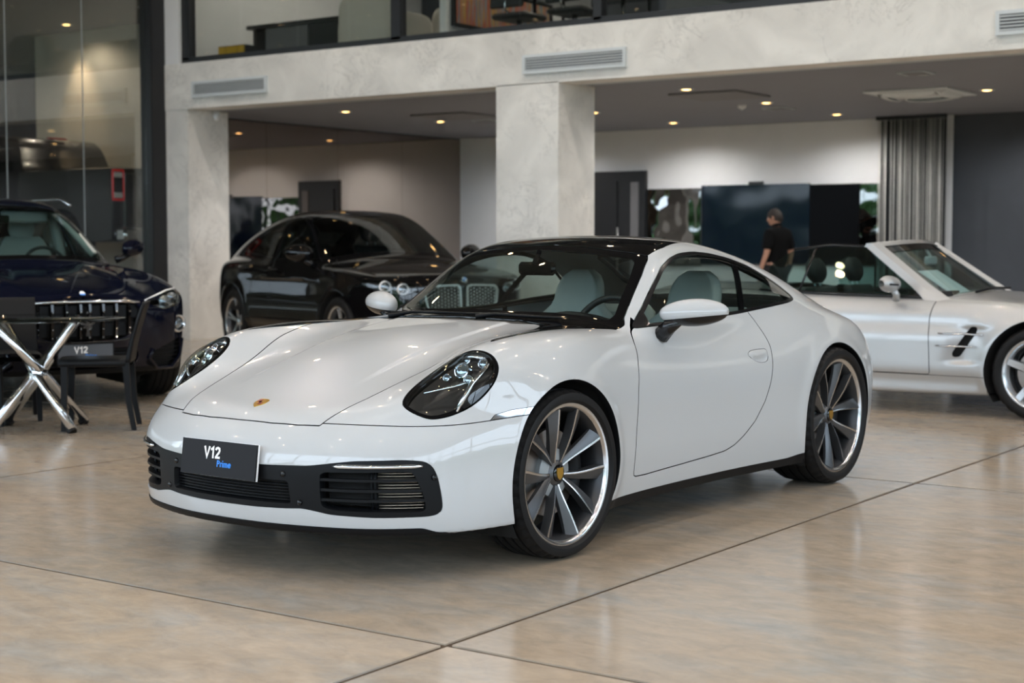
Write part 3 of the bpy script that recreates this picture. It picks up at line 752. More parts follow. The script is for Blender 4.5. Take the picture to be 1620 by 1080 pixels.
        for f_ in b.F:
            for i in range(1, len(f_) - 1): tris.append((f_[0], f_[i], f_[i + 1]))
        top, bot = cut((V_, np.array(tris)), lambda V: -(V[:, 2] - (-.016 + .015 * (s * V[:, 1] / .135))), .0006)
        o = obj('mirror_cap', top[0], top[1], paint, m, True); bmfix(o)
        o = obj('mirror_base', bot[0], bot[1], MATS['black_trim'], m, True); bmfix(o)
        b = MB(); b.tube([(.03, -.06 * s, -.025), (.035, -.10 * s, -.055), (.03, -.150 * s, -.10)], [.030, .034, .040], 12); b.build('mirror_arm', MATS['black_trim'], m, True)
    # crest on the lid
    crest(car, (.806, 0., .6355), f)
    # show plate
    tilt = math.radians(-7)
    pl = empty('show_plate', (1.006, -.005, .437), 0., car); pl.rotation_euler = (0, tilt, 0)
    b = MB(); b.box((.012, 0, 0), (.008, .41, .135)); b.build('plate_board', MATS['plate_black'], pl)
    b = MB(); b.box((.005, .001, 0), (.006, .414, .137)); b.build('plate_edge', MATS['white_ink'], pl)
    b = MB(); b.box((-.02, 0, 0), (.05, .24, .05)); b.build('plate_bracket', MATS['black_plastic'], pl)
    M0 = Matrix.Translation((.0165, 0, 0)) @ Matrix(((0, 0, 1, 0), (1, 0, 0, 0), (0, 1, 0, 0), (0, 0, 0, 1)))
    text_mesh('plate_letters', 'V12', .046, MATS['white_ink'], pl, M0 @ Matrix.Translation((-.080, .0, 0)))
    text_mesh('plate_letters', 'Prime', .025, MATS['blue_ink'], pl, M0 @ Matrix.Translation((-.004, -.030, 0)))
    # wipers lying in the trough below the glass
    def sz(x, y):
        zs = np.linspace(.8, 1.2, 400); return zs[np.argmax(f(np.full(400, x), np.full(400, abs(y)), zs) > 0)]
    for ys in ((-.50, -.33, -.16, .02), (.02, .18, .34, .50)):
        pts = [(-.455 - .30 * y * y, y, sz(-.455 - .30 * y * y, y) + .012) for y in ys]
        b = MB(); b.tube(pts, [.004, .007, .007, .005], 6); b.build('wiper', MATS['black_plastic'], car, True)
        b = MB(); y0 = ys[0] + .1; b.tube([(-.40, y0, sz(-.40, y0) + .008), pts[1], pts[2]], [.012, .008, .006], 6); b.build('wiper_arm', MATS['black_plastic'], car, True)
    coupe_interior(car)
    return car
def bmfix(o):
    bm = bmesh.new(); bm.from_mesh(o.data); bmesh.ops.recalc_face_normals(bm, faces=bm.faces); bm.to_mesh(o.data); bm.free()
def crest(car, p, f):
    """small gold shield lying on the lid"""
    g_ = unit(grad(f, np.array([p])))[0]; z = Vector(g_); y = Vector((0, 1, 0)); x = y.cross(z).normalized(); y = z.cross(x)
    M = Matrix((x, y, z)).transposed().to_4x4(); M.translation = Vector(p)
    R_ = M @ Matrix.Rotation(PI / 2, 4, 'Z')
    sh = [(-.024, -.030), (-.010, -.034), (.010, -.034), (.024, -.030), (.026, -.004), (.020, .014), (0, .034), (-.020, .014), (-.026, -.004)]
    e = empty('hood_crest', (0, 0, 0), 0., car)
    b = MB(); b.prism([(a, -q) for a, q in sh], R_, -.004, .003); b.build('shield', MATS['gold'], e)
    for a, q, w, h in ((-.011, .016, .018, .020), (.011, -.010, .018, .020)):
        b = MB(); b.prism([(a - w / 2, q - h / 2), (a + w / 2, q - h / 2), (a + w / 2, q + h / 2), (a - w / 2, q + h / 2)], R_, .003, .0036); b.build('crest_field', MATS['crest_red'], e)
    b = MB(); b.prism([(.006 * math.cos(t), .004 + .008 * math.sin(t)) for t in np.linspace(0, 2 * PI, 12, endpoint=False)], R_, .003, .0042); b.build('crest_centre', MATS['black_trim'], e)
mat('crest_red', (.20, .02, .015), .35, noise=.05)
mat('side_lamp', (.42, .44, .47), .07, 1., noise=.5, nscale=14)
mat('lamp_dark', (.022, .021, .021), .3, .3, noise=.1, spec=.3)
mat('radiator', (.45, .38, .30), .4, .7, noise=.1)
mat('projector', (.30, .35, .39), .06, .85, coat=1., noise=.35, nscale=40)
def seat(parent, name, x, y, z, mt, lean=.28, w=.50, bh=.62, head=True, split_head=False, mt2=None, sport=False):
    """car seat: cushion, shaped backrest with bolsters, head restraint"""
    s = empty(name, (x, y, z), 0., parent); mt2 = mt2 or mt
    def pad(cx, cz, lx, lw, lt, ax):
        pass
    b = MB()
    def cush(u, v):
        a = 2 * PI * v; e = abs(math.cos(a))**.5 * math.copysign(1, math.cos(a)); q = abs(math.sin(a))**.5 * math.copysign(1, math.sin(a))
        k = math.sin(PI * min(max(u, .02), .98))**.3
        return (-.25 + .52 * u, w / 2 * e * k * .98, .075 * q * k + .03 * u + (.03 * abs(e)**4 if q > 0 else 0))
    b.grid(cush, 12, 24, closev=True); b.build('cushion', mt, s, True)
    def back(u, v):
        a = 2 * PI * v; e = abs(math.cos(a))**.55 * math.copysign(1, math.cos(a)); q = abs(math.sin(a))**.6 * math.copysign(1, math.sin(a))
        ww = (w / 2) * (1.0 - .10 * u - (.30 * max(0, (u - .70) / .30)**1.5 if not split_head else .06 * u))
        if sport: ww = w / 2 * (1 - .06 * u) if u < .58 else w / 2 * (.965 - .43 * float(sstep(np.float64(u), .58, .80)) - .0) * math.sqrt(max(.05, 1 - (max(0, u - .80) / .215)**2.2))
        k = 1 if 0.03 < u < .97 else .6
        t = .065 * (1 - .35 * u)
        X = t * q * k + (.035 * abs(e)**3 if q > 0 else 0)
        return (-.22 - lean * (bh * u) + X, ww * e * (.96 if k < 1 else 1), bh * u + .02)
    b = MB(); b.grid(back, 24, 26, closev=True); b.F += [tuple(range(26)), tuple(range(23 * 26, 24 * 26))]; b.I += [0, 0]; b.build('backrest', mt, s, True)
    if head:
        def hr(u, v):
            a = 2 * PI * v; e = abs(math.cos(a))**.6 * math.copysign(1, math.cos(a)); q = abs(math.sin(a))**.7 * math.copysign(1, math.sin(a))
            k = math.sin(PI * min(max(u, .03), .97))**.35
            hw = .14 if split_head else .125
            return (-.23 - lean * bh - .10 * u * lean + .055 * q * k, hw * e * k * (1 - .12 * u), bh + (.05 if split_head else -.02) + (.20 if split_head else .235) * u)
        b = MB(); b.grid(hr, 14, 24, closev=True); b.build('head_restraint', mt2, s, True)
        if split_head:
            for q in (-.05, .05):
                b = MB(); b.tube([(-.225 - lean * bh, q, bh - .02), (-.235 - lean * bh, q, bh + .08)], .007, 8); b.build('head_post', MATS['steel'], s, True)
    return s
def steering_wheel(parent, p, tilt, R=.185, mt='dark_leather'):
    s = empty('steering_wheel', p, 0., parent); s.rotation_euler = (0, tilt, 0)
    b = MB(); b.grid(lambda u, v: (.016 * math.sin(2 * PI * v), (R + .016 * math.cos(2 * PI * v)) * math.cos(2 * PI * u), (R + .016 * math.cos(2 * PI * v)) * math.sin(2 * PI * u)), 48, 10, True, True); b.build('wheel_rim', MATS[mt], s, True)
    b = MB(); b.lathe([(0, -.03), (.05, -.028), (.07, .0), (.06, .03)], 20, 'x'); b.build('airbag_boss', MATS[mt], s, True)
    for a in (0., PI, -PI / 2):
        b = MB(); b.tube([(.0, .05 * math.cos(a), .05 * math.sin(a)), (.0, R * math.cos(a), R * math.sin(a))], [.02, .013], 8); b.build('wheel_spoke', MATS[mt], s, True)
def coupe_interior(car):
    it = empty('interior', (0, 0, 0), 0., car)
    # dashboard: long rounded shelf below the windscreen
    b = MB()
    def dash(u, v):
        y = -.66 + 1.32 * u; e = 1 - (abs(y) / .68)**4 * .25
        pr = [(-.62, .70), (-.60, .86), (-.66, .905), (-.80, .912), (-.90, .90), (-.95, .86), (-.94, .78), (-.90, .62)]
        t = v * 7; i = min(int(t), 6); k = t - i
        x = pr[i][0] * (1 - k) + pr[i + 1][0] * k; z = pr[i][1] * (1 - k) + pr[i + 1][1] * k
        if y > 0 and .55 > y > .17 and z > .85: z += .035 * math.sin(PI * (y - .17) / .38)
        return (x - .16 * (abs(y) / .66)**2.2 * (x > -.8), y, z - .015 * (1 - e))
    b.grid(dash, 41, 29); b.build('dashboard', MATS['dash_dark'], it, True)
    steering_wheel(it, (-1.09, .36, .83), -.42)
    seat(it, 'front_seat', -1.55, .36, .36, MATS['cream_leather'], .27, .52, .735, False, sport=True); seat(it, 'front_seat', -1.55, -.36, .36, MATS['cream_leather'], .27, .52, .735, False, sport=True)
    for y in (.30, -.30):
        b = MB(); b.box((-2.22, y, .72), (.10, .46, .40), bev=.04); b.build('rear_seat', MATS['cream_leather'], it, 'edge')
    b = MB(); b.box((-1.5, 0, .42), (1.2, .2, .28), bev=.04); b.build('centre_console', MATS['dash_dark'], it, 'edge')
    b = MB(); b.box((-1.03, .0, 1.135), (.035, .22, .065), bev=.015); b.tube([(-1.0, 0, 1.15), (-1.05, 0, 1.22)], .012, 8); b.build('rear_view_mirror', MATS['gloss_black'], it, 'edge')
    for s in (1, -1):
        b = MB(); b.box((-1.25, .735 * s, .60), (1.0, .05, .50), bev=.02); b.build('door_card', MATS['cream_leather' if False else 'dash_dark'], it, 'edge')
    b = MB(); b.box((-1.5, 0, .25), (2.0, 1.4, .04)); b.build('carpet', MATS['dash_dark'], it)
coupe = build_coupe()
# ---------------------------------------------------------------- the hall (X along the facade, Y into depth; facade plane Y=14)
def wall_mat(name, col, var=.10, scale=1.6, rough=.8, trowel=0., bump=.15):
    """plaster: broad mottling and fine trowel marks, in world metres"""
    m = bpy.data.materials.new(name); m.use_nodes = True; nt = m.node_tree; b = nt.nodes['Principled BSDF']; b.inputs['Roughness'].default_value = rough
    ge = node(nt, 'ShaderNodeNewGeometry')
    n1 = node(nt, 'ShaderNodeTexNoise'); n1.inputs['Scale'].default_value = scale; n1.inputs['Detail'].default_value = 8; n1.inputs['Distortion'].default_value = 1.2
    nt.links.new(ge.outputs['Position'], n1.inputs['Vector'])
    rp = node(nt, 'ShaderNodeValToRGB'); nt.links.new(n1.outputs['Fac'], rp.inputs[0])
    rp.color_ramp.elements[0].position = .3; rp.color_ramp.elements[1].position = .7
    rp.color_ramp.elements[0].color = tuple(c * (1 - var) for c in col) + (1,); rp.color_ramp.elements[1].color = tuple(min(1, c * (1 + var)) for c in col) + (1,)
    last = rp.outputs[0]
    if trowel:
        n2 = node(nt, 'ShaderNodeTexNoise'); n2.inputs['Scale'].default_value = 2.2; n2.inputs['Detail'].default_value = 8; n2.inputs['Distortion'].default_value = 2.2; n2.inputs['Roughness'].default_value = .7
        nt.links.new(ge.outputs['Position'], n2.inputs['Vector'])
        r2 = node(nt, 'ShaderNodeValToRGB'); nt.links.new(n2.outputs['Fac'], r2.inputs[0])
        e = r2.color_ramp.elements; e[0].position = .485; e[0].color = (1, 1, 1, 1); e[1].position = .515; e[1].color = (1, 1, 1, 1); k = r2.color_ramp.elements.new(.5); k.color = (1 - trowel,) * 3 + (1,)
        mx = node(nt, 'ShaderNodeMix', data_type='RGBA', blend_type='MULTIPLY'); n3 = node(nt, 'ShaderNodeTexNoise'); n3.inputs['Scale'].default_value = 1.7; n3.inputs['Detail'].default_value = 3; nt.links.new(ge.outputs['Position'], n3.inputs['Vector'])
        r3 = node(nt, 'ShaderNodeMapRange'); r3.inputs['From Min'].default_value = .42; r3.inputs['From Max'].default_value = .60; nt.links.new(n3.outputs['Fac'], r3.inputs['Value']); nt.links.new(r3.outputs[0], mx.inputs[0])
        nt.links.new(last, mx.inputs[6]); nt.links.new(r2.outputs[0], mx.inputs[7]); last = mx.outputs[2]
    nt.links.new(last, b.inputs['Base Color'])
    if bump:
        bp = node(nt, 'ShaderNodeBump'); bp.inputs['Strength'].default_value = bump; bp.inputs['Distance'].default_value = .01
        nt.links.new(n1.outputs['Fac'], bp.inputs['Height']); nt.links.new(bp.outputs[0], b.inputs['Normal'])
    MATS[name] = m; return m
def floor_mat():
    m = bpy.data.materials.new('polished_concrete'); m.use_nodes = True; nt = m.node_tree; b = nt.nodes['Principled BSDF']
    ge = node(nt, 'ShaderNodeNewGeometry'); oi = node(nt, 'ShaderNodeObjectInfo')
    mp = node(nt, 'ShaderNodeMapping'); mp.inputs['Scale'].default_value = (1., 1.7, 1.); mp.inputs['Rotation'].default_value = (0, 0, .6)
    nt.links.new(ge.outputs['Position'], mp.inputs['Vector'])
    def noise(s, d, dist=0., ro=.55):
        n = node(nt, 'ShaderNodeTexNoise'); n.inputs['Scale'].default_value = s; n.inputs['Detail'].default_value = d; n.inputs['Distortion'].default_value = dist; n.inputs['Roughness'].default_value = ro
        nt.links.new(mp.outputs[0], n.inputs['Vector']); return n.outputs['Fac']
    a = noise(1.1, 9, .25, .66)
    rp = node(nt, 'ShaderNodeValToRGB'); nt.links.new(a, rp.inputs[0]); e = rp.color_ramp.elements
    e[0].position = .34; e[0].color = (.35, .335, .31, 1); e[1].position = .68; e[1].color = (.41, .325, .24, 1)
    k = e.new(.5); k.color = (.40, .335, .265, 1)
    c = noise(6.5, 10, .45, .72)
    r2 = node(nt, 'ShaderNodeValToRGB'); nt.links.new(c, r2.inputs[0]); r2.color_ramp.elements[0].position = .25; r2.color_ramp.elements[0].color = (.76, .765, .78, 1); r2.color_ramp.elements[1].position = .72; r2.color_ramp.elements[1].color = (1.17, 1.155, 1.12, 1)
    mx = node(nt, 'ShaderNodeMix', data_type='RGBA', blend_type='MULTIPLY'); mx.inputs[0].default_value = 1.; nt.links.new(rp.outputs[0], mx.inputs[6]); nt.links.new(r2.outputs[0], mx.inputs[7])
    # each slab a shade of its own
    r3 = node(nt, 'ShaderNodeMapRange'); r3.inputs['To Min'].default_value = .90; r3.inputs['To Max'].default_value = 1.08; nt.links.new(oi.outputs['Random'], r3.inputs['Value'])
    m2 = node(nt, 'ShaderNodeMix', data_type='RGBA', blend_type='MULTIPLY'); m2.inputs[0].default_value = 1.; nt.links.new(mx.outputs[2], m2.inputs[6]); nt.links.new(r3.outputs[0], m2.inputs[7])
    nt.links.new(m2.outputs[2], b.inputs['Base Color'])
    rr = node(nt, 'ShaderNodeMapRange'); rr.inputs['To Min'].default_value = .08; rr.inputs['To Max'].default_value = .26; nt.links.new(c, rr.inputs['Value']); nt.links.new(rr.outputs[0], b.inputs['Roughness'])
    b.inputs['Specular IOR Level'].default_value = .55
    bp = node(nt, 'ShaderNodeBump'); bp.inputs['Strength'].default_value = .04; bp.inputs['Distance'].default_value = .01; nt.links.new(c, bp.inputs['Height']); nt.links.new(bp.outputs[0], b.inputs['Normal'])
    MATS['polished_concrete'] = m; return m
floor_mat()
wall_mat('cement_render', (.75, .735, .70), .13, 1.5, .75, .34)
wall_mat('white_wall', (.81, .82, .84), .02, 2.)
wall_mat('white_paint', (.78, .79, .80), .02, 2.)
wall_mat('dark_wall', (.055, .062, .075), .05, 2.)
wall_mat('ceiling_paint', (.225, .236, .268), .02, 2.)
wall_mat('hall_ceiling', (.13, .128, .125), .02, 2.)
wall_mat('beige_wall', (.50, .46, .40), .03, 1.5)
mat('joint_filler', (.085, .062, .045), .9, noise=.35, nscale=6, spec=.1)
mat('frame_black', (.012, .012, .014), .35, noise=.1)
mat('vent_white', (.62, .66, .68), .45, noise=.03)
mat('vent_slat', (.42, .47, .50), .45, noise=.03)
mat('grey_paint', (.16, .16, .17), .6, noise=.05)
mat('mirror_bronze', (.42, .36, .32), .015, 1., noise=.02, nscale=.5)
emis('warm_lamp', (1., .58, .20), 14.)
emis('hall_lamp', (1., .66, .36), 110.)
def struct(name, b, m, parent=None, **k):
    o = b.build(name, m, parent, **k)
    if parent is None: o['kind'] = 'structure'
    return o
XL, XR, YF, YB = -15.6, 8., -7., 14.
# floor: filler bed with the cast slabs on it
b = MB(); b.box((-8., 3.5, -.0565), (40, 42, .10)); floor = struct('floor', b, MATS['joint_filler'])
SX, SY, GX, GY, GAP = 4.09, 4.016, -2.93, 3.775, .026
slab = None
for i in range(-6, 3):
    for j in range(-4, 5):
        x0, y0 = GX + SX * i, GY + SY * j
        if slab is None:
            bb = MB(); bb.box((SX / 2, SY / 2, -.003), (SX - GAP, SY - GAP, .006)); slab = bb.build('floor_slab', MATS['polished_concrete'], floor, loc=(x0, y0, 0))
        else: inst(slab, floor, (x0, y0, 0))
# facade: columns, fascia, mezzanine slab
b = MB(); b.box((-9.73, 14.365, 1.5), (.83, .73, 3.)); struct('column_centre', b, MATS['cement_render'])
b = MB(); b.box((-15.315, 14.37, 1.497), (.45, .72, 2.994)); struct('column_left', b, MATS['cement_render'])
b = MB(); b.box((-3.78, 14.17, 3.285), (23.56, .34, .59)); struct('fascia', b, MATS['cement_render'])
b = MB(); b.box((-3.9, 17.65, 3.09), (24, 6.62, .16)); struct('ceiling_mezzanine', b, MATS['ceiling_paint'])
b = MB(); b.box((-3.9, 14.42, 3.0), (23.4, .16, .012)); struct('trim_1', b, MATS['vent_slat'])
b = MB(); b.box((-3.9, 17.65, 3.27), (24, 6.62, .16)); struct('floor_upper', b, MATS['grey_paint'])
b = MB(); b.box((-11.65, 21., 1.55), (8.5, .2, 3.2)); struct('wall_back', b, MATS['white_wall'])
b = MB(); b.box((.35, 21., 1.55), (15.5, .2, 3.2)); struct('wall_back_dark', b, MATS['dark_wall'])
b = MB(); b.box((8.1, 17.5, 3.2), (.2, 7.2, 6.4)); struct('wall_right_back', b, MATS['dark_wall'])
# bronze mirror panels closing the left end of the space under the mezzanine
mw = MB(); mw.box((-15.97, 17.8, 1.55), (.12, 6.4, 3.1)); mirror_wall = struct('wall_left_back', mw, MATS['dark_wall'])
for k in range(4):
    bb = MB(); bb.box((-15.90, 15.50 + 1.54 * k, 1.5), (.012, 1.535, 2.98)); bb.build('mirror_panel', MATS['mirror_bronze'], mirror_wall)
# hall ceiling, front and right sides with tall glazed openings
b = MB(); b.box((-3.8, 3.5, 6.5), (23.8, 21.2, .2)); struct('ceiling', b, MATS['hall_ceiling'])
b = MB(); b.box((-3.8, YF, 6.1), (23.8, .3, .6)); struct('wall_front_lintel', b, MATS['white_wall'])
b = MB(); b.box((XR, 3.5, 5.6), (.3, 21., 1.6)); struct('wall_right_lintel', b, MATS['white_wall'])
b = MB(); b.box((XL - .1, -3.1, 6.1), (.2, 8., .6)); struct('wall_left_lintel', b, MATS['white_wall'])
for k in range(4):
    bb = MB(); bb.box((XL - .1, -6.2 + 2.3 * k, 2.9), (.2, .14, 5.8)); struct('mullion_left_%d' % (k + 1), bb, MATS['frame_black'])
n = 0
for k in range(10):
    bb = MB(); bb.box((XL + .3 + 2.55 * k, YF, 2.9), (.14, .2, 5.8)); struct('mullion_front_%d' % (k + 1), bb, MATS['frame_black'])
for k in range(9):
    bb = MB(); bb.box((XR, YF + .5 + 2.55 * k, 2.4), (.2, .14, 4.8)); struct('mullion_right_%d' % (k + 1), bb, MATS['frame_black'])
b = MB(); b.box((-3.8, YF, 2.6), (23.8, .12, .12)); struct('transom_front', b, MATS['frame_black'])
b = MB(); b.box((XR, 3.5, 2.6), (.12, 21., .12)); struct('transom_right', b, MATS['frame_black'])
# hall downlights
HALL_W = 88.
def lamp_light(t, w, col):
    k = (w, col)
    if k not in LD:
        l = bpy.data.lights.new('lamp_light', 'SPOT'); l.energy = w; l.color = col; l.spot_size = 2.75; l.spot_blend = .7; l.shadow_soft_size = 0.; LD[k] = l
    o = bpy.data.objects.new('lamp_light', LD[k]); o.location = (0, 0, -.03); link(o, t)
LD = {}
def downlight(x, y, z, m, label, group, r=.055):
    t = empty('downlight', (x, y, z)); tag(t, label, 'downlight', group)
    if 'ring' not in DL:
        bb = MB(); bb.lathe([(.055, 0), (.058, -.006), (.085, -.006), (.09, 0)], 20); DL['ring'] = bb.build('trim_ring', MATS['vent_white'], t, True)
        DL['disc'] = {}
    else: inst(DL['ring'], t)
    if m not in DL['disc']:
        bb = MB(); bb.lathe([(0, -.003), (.054, -.003), (.055, 0)], 20); DL['disc'][m] = bb.build('lamp', MATS[m], t)
    else: inst(DL['disc'][m], t)
    return t
DL = {}
for i in range(8):
    for j in range(7):
        lamp_light(downlight(-13.5 + 2.7 * i, -4.2 + 2.75 * j, 6.4, 'hall_lamp', 'recessed warm downlight in the high hall ceiling', 'hall ceiling downlights'), HALL_W, (1., .94, .87))
names = {}
for x in (-13.85, -11.23, -8.68, -5.9, -3.2, -.6):
    for y in (15.68, 17.74, 19.9):
        lamp_light(downlight(x, y, 3.01, 'warm_lamp', 'recessed warm downlight in the low grey ceiling behind the concrete columns', 'mezzanine ceiling downlights'), 66., (1., .97, .93))
# ceiling fittings under the mezzanine
def vent(x0, x1, z0, z1, label):
    t = empty('air_grille', ((x0 + x1) / 2, 14.0, z0)); tag(t, label, 'air vent', 'air grilles in the concrete fascia')
    w, h = x1 - x0, z1 - z0; fr = .035
    bb = MB(); bb.box((0, -.008, h / 2), (w - .02, .012, h - .02)); bb.build('grille_back', MATS['frame_black'], t)
    for c, d in (((0, -.02, fr / 2), (w, .04, fr)), ((0, -.02, h - fr / 2), (w, .04, fr)), ((-w / 2 + fr / 2, -.02, h / 2), (fr, .04, h - 2 * fr)), ((w / 2 - fr / 2, -.02, h / 2), (fr, .04, h - 2 * fr))):
        bb = MB(); bb.box(c, d); bb.build('grille_frame', MATS['vent_white'], t)
    for k in range(5):
        z = fr + (h - 2 * fr) * (k + .5) / 5
        bb = MB(); bb.box((0, 0, 0), (w - 2 * fr, .030, .013)); o = bb.build('slat', MATS['vent_white'], t, loc=(0, -.022, z)); o.rotation_euler = (math.radians(14), 0, 0)
vent(-14.965, -13.637, 3.122, 3.328, 'white slatted air grille in the fascia nearest the tall black window post')
vent(-9.77, -8.455, 3.096, 3.304, 'white slatted air grille in the fascia above the middle concrete column')
vent(-4.578, -3.26, 3.118, 3.338, 'white slatted air grille in the fascia above the silver convertible')
t = empty('security_camera', (-15.02, 14.45, 2.985)); tag(t, 'small white security camera on the soffit by the concrete column', 'camera')
bb = MB(); bb.lathe([(.0, 0), (.045, 0), (.045, -.02), (.03, -.03)], 16); bb.build('camera_mount', MATS['white_paint'], t, 'edge')
bb = MB(); bb.lathe([(0, -.12), (.025, -.115), (.042, -.085), (.042, -.03), (0, -.025)], 16); bb.build('camera_body', MATS['white_paint'], t, True)
def cassette(x, y, s, label, m, blades):
    t = empty('ceiling_cassette', (x, y, 3.01)); tag(t, label, 'air conditioner' if blades else 'ceiling panel')
    bb = MB(); bb.box((0, 0, -.012), (s, s, .024), bev=.008); bb.build('cassette_panel', m, t)
    if blades:
        bb = MB(); bb.box((0, 0, -.035), (s * .45, s * .45, .03), bev=.012); bb.build('intake_grid', m, t)
        for k in range(4):
            a = PI / 2 * k
            bb = MB()
            def blade(u, v): return ((u - .5) * s * .62, .0 + .10 * (v - .5), -.05 * math.sin(PI * v) * .5 - .03 - .05 * v * math.sin(PI * min(max(u, .0), 1))**.4)
            bb.grid(blade, 12, 6); o = bb.build('flap', m, t, True, loc=(.36 * s * math.sin(a), -.36 * s * math.cos(a), 0), rz=a)
cassette(-6.62, 17.55, 1.0, 'white square ceiling air conditioner with open flaps above the person', MATS['vent_white'], True)
cassette(-8.66, 16.45, .9, 'flush dark ceiling hatch beyond the middle concrete column', MATS['grey_paint'], False)
cassette(-13.0, 17.0, .9, 'flush dark ceiling hatch above the black SUV', MATS['grey_paint'], False)
t = empty('smoke_detector', (-9.09, 17.88, 3.01)); tag(t, 'small round white smoke detector on the low grey ceiling', 'smoke detector')
bb = MB(); bb.lathe([(0, -.045), (.03, -.043), (.05, -.03), (.055, -.012), (.055, 0)], 20); bb.build('detector_body', MATS['white_paint'], t, True)
bb = MB(); bb.lathe([(0, -.06), (.015, -.058), (.018, -.04)], 12); bb.build('detector_nose', MATS['vent_white'], t, True)
for x, y, w, lb in ((-5.9, 15.51, .32, 'small square vent in the low ceiling nearest the white ceiling air conditioner'), (-8.9, 18.55, .35, 'small square vent in the low ceiling beside the smoke detector'), (-13.2, 18.0, .35, 'small square vent in the low ceiling above the black SUV')):
    t = empty('ceiling_grille', (x, y, 3.01)); tag(t, lb, 'air vent', 'small ceiling vents')
    bb = MB(); bb.box((0, 0, -.006), (w, w, .012), bev=.004); bb.build('vent_plate', MATS['vent_slat'], t)
    bb = MB(); bb.box((0, 0, -.014), (w * .7, w * .7, .008)); bb.build('vent_core', MATS['grey_paint'], t)
# ---------------------------------------------------------------- tall glazing on the left and the room behind it
glass('hall_glass', (.80, .82, .80), 1.5)
glass('upper_glass', (.82, .85, .84), 1.)
b = MB(); b.box((-15.6, 13.885, 3.2), (.20, .25, 6.4)); b.m = 0
win1 = struct('window_1', b, MATS['frame_black'])
b = MB(); b.box((-15.6, 7.1, .05), (.12, 13.3, .10)); b.build('bottom_rail', MATS['frame_black'], win1)
b = MB(); b.box((-15.52, 13.80, 3.2), (.05, .05, 6.4)); b.build('post_bead', MATS['frame_black'], win1)
ys = [13.76, 12.74] + [11.603 - 1.12 * k for k in range(10)]
for a, c in zip(ys[:-1], ys[1:]):
    bb = MB(); bb.box((-15.6, (a + c) / 2, 3.25), (.010, a - c - .008, 6.3)); o = bb.build('pane', MATS['hall_glass'], win1)
    bb = MB(); bb.box((-15.6, c, 3.25), (.014, .008, 6.3)); bb.build('pane_joint', MATS['vent_slat'], win1)
b = MB(); b.box((-18.4, 16.1, 2.3), (4.68, .2, 4.6)); struct('wall_side_room', b, MATS['beige_wall'])
b = MB(); b.box((-23.4, 18.4, 2.3), (14.6, .2, 4.6)); struct('wall_side_room_back', b, MATS['dark_wall'])
b = MB(); b.box((-22., 9., 4.63), (12.7, 19., .14)); struct('ceiling_side_room', b, MATS['hall_ceiling'])
b = MB(); b.box((-15.85, 7., 5.55), (.2, 14.2, 1.8)); struct('wall_left_upper', b, MATS['dark_wall'])
b = MB(); b.box((-28.2, 9., 2.3), (.2, 19., 4.6)); struct('wall_side_room_left', b, MATS['beige_wall'])
b = MB(); b.box((-18.8, 14.6, .43), (5.6, 2.7, .84)); o = struct('platform', b, MATS['grey_paint'])
for x, y in ((-16.9, 14.9), (-19.2, 15.4), (-21.5, 14.), (-18.4, 12.6), (-21., 11.5)):
    lamp_light(downlight(x, y, 4.56, 'warm_lamp', 'recessed warm downlight in the ceiling of the side room behind the tall glass', 'side room downlights'), 55., (1., .85, .68))
for x in (-17.55, -19.6):
    sp = bpy.data.lights.new('wall_washer', 'SPOT'); sp.energy = 90; sp.color = (1, .72, .45); sp.spot_size = 1.0; sp.spot_blend = .9; sp.shadow_soft_size = .05
    so = bpy.data.objects.new('wall_washer', sp); so.location = (x, 15.6, 4.5); so.rotation_euler = (.32, 0, 0); COL.objects.link(so)
# ---------------------------------------------------------------- upper floor behind its windows
b = MB(); b.box((-15.40, 14.16, 5.0), (.32, .30, 2.85)); struct('wall_upper_corner', b, MATS['white_paint'])
b = MB(); b.box((-4., 14.12, 3.615), (22.5, .12, .085)); win2 = struct('window_2', b, MATS['frame_black'])
mul = [-15.17, -11.64, -8.865, -5.9, -2.9, .1, 3.1, 6.1]
for k, x in enumerate(mul):
    bb = MB(); bb.box((x, 14.12, 5.0), (.14 if k < 2 else .10, .12, 2.75)); bb.build('mullion', MATS['frame_black'], win2)
for a, c in zip(mul[:-1], mul[1:]):
    bb = MB(); bb.box(((a + c) / 2, 14.12, 5.0), (c - a - .12, .010, 2.7)); bb.build('pane', MATS['upper_glass'], win2)
b = MB(); b.box((-3.8, 19.6, 4.9), (24., .2, 3.1)); struct('wall_upper_back', b, MATS['dark_wall'])
b = MB(); b.box((-15.7, 17., 4.9), (.2, 5.4, 3.1)); struct('wall_upper_left', b, MATS['white_wall'])
b = MB(); b.box((-3.8, 17.2, 6.45), (24., 6.3, .1)); struct('ceiling_upper', b, MATS['ceiling_paint'])
b = MB(); b.box((-11.36, 16.2, 4.85), (.09, 3.2, 3.0)); struct('wall_upper_partition', b, MATS['white_paint'])
for x, y in ((-13.9, 15.6), (-13., 17.4), (-10., 15.8), (-8.2, 17.), (-5.5, 15.8)):  # lamps added out of sight to brighten the room behind the upper windows
    lamp_light(downlight(x, y, 6.395, 'warm_lamp', 'added warm downlight, out of sight, brightening the upper floor behind the black-framed windows', 'added upper floor downlights'), 110., (1., .88, .74))
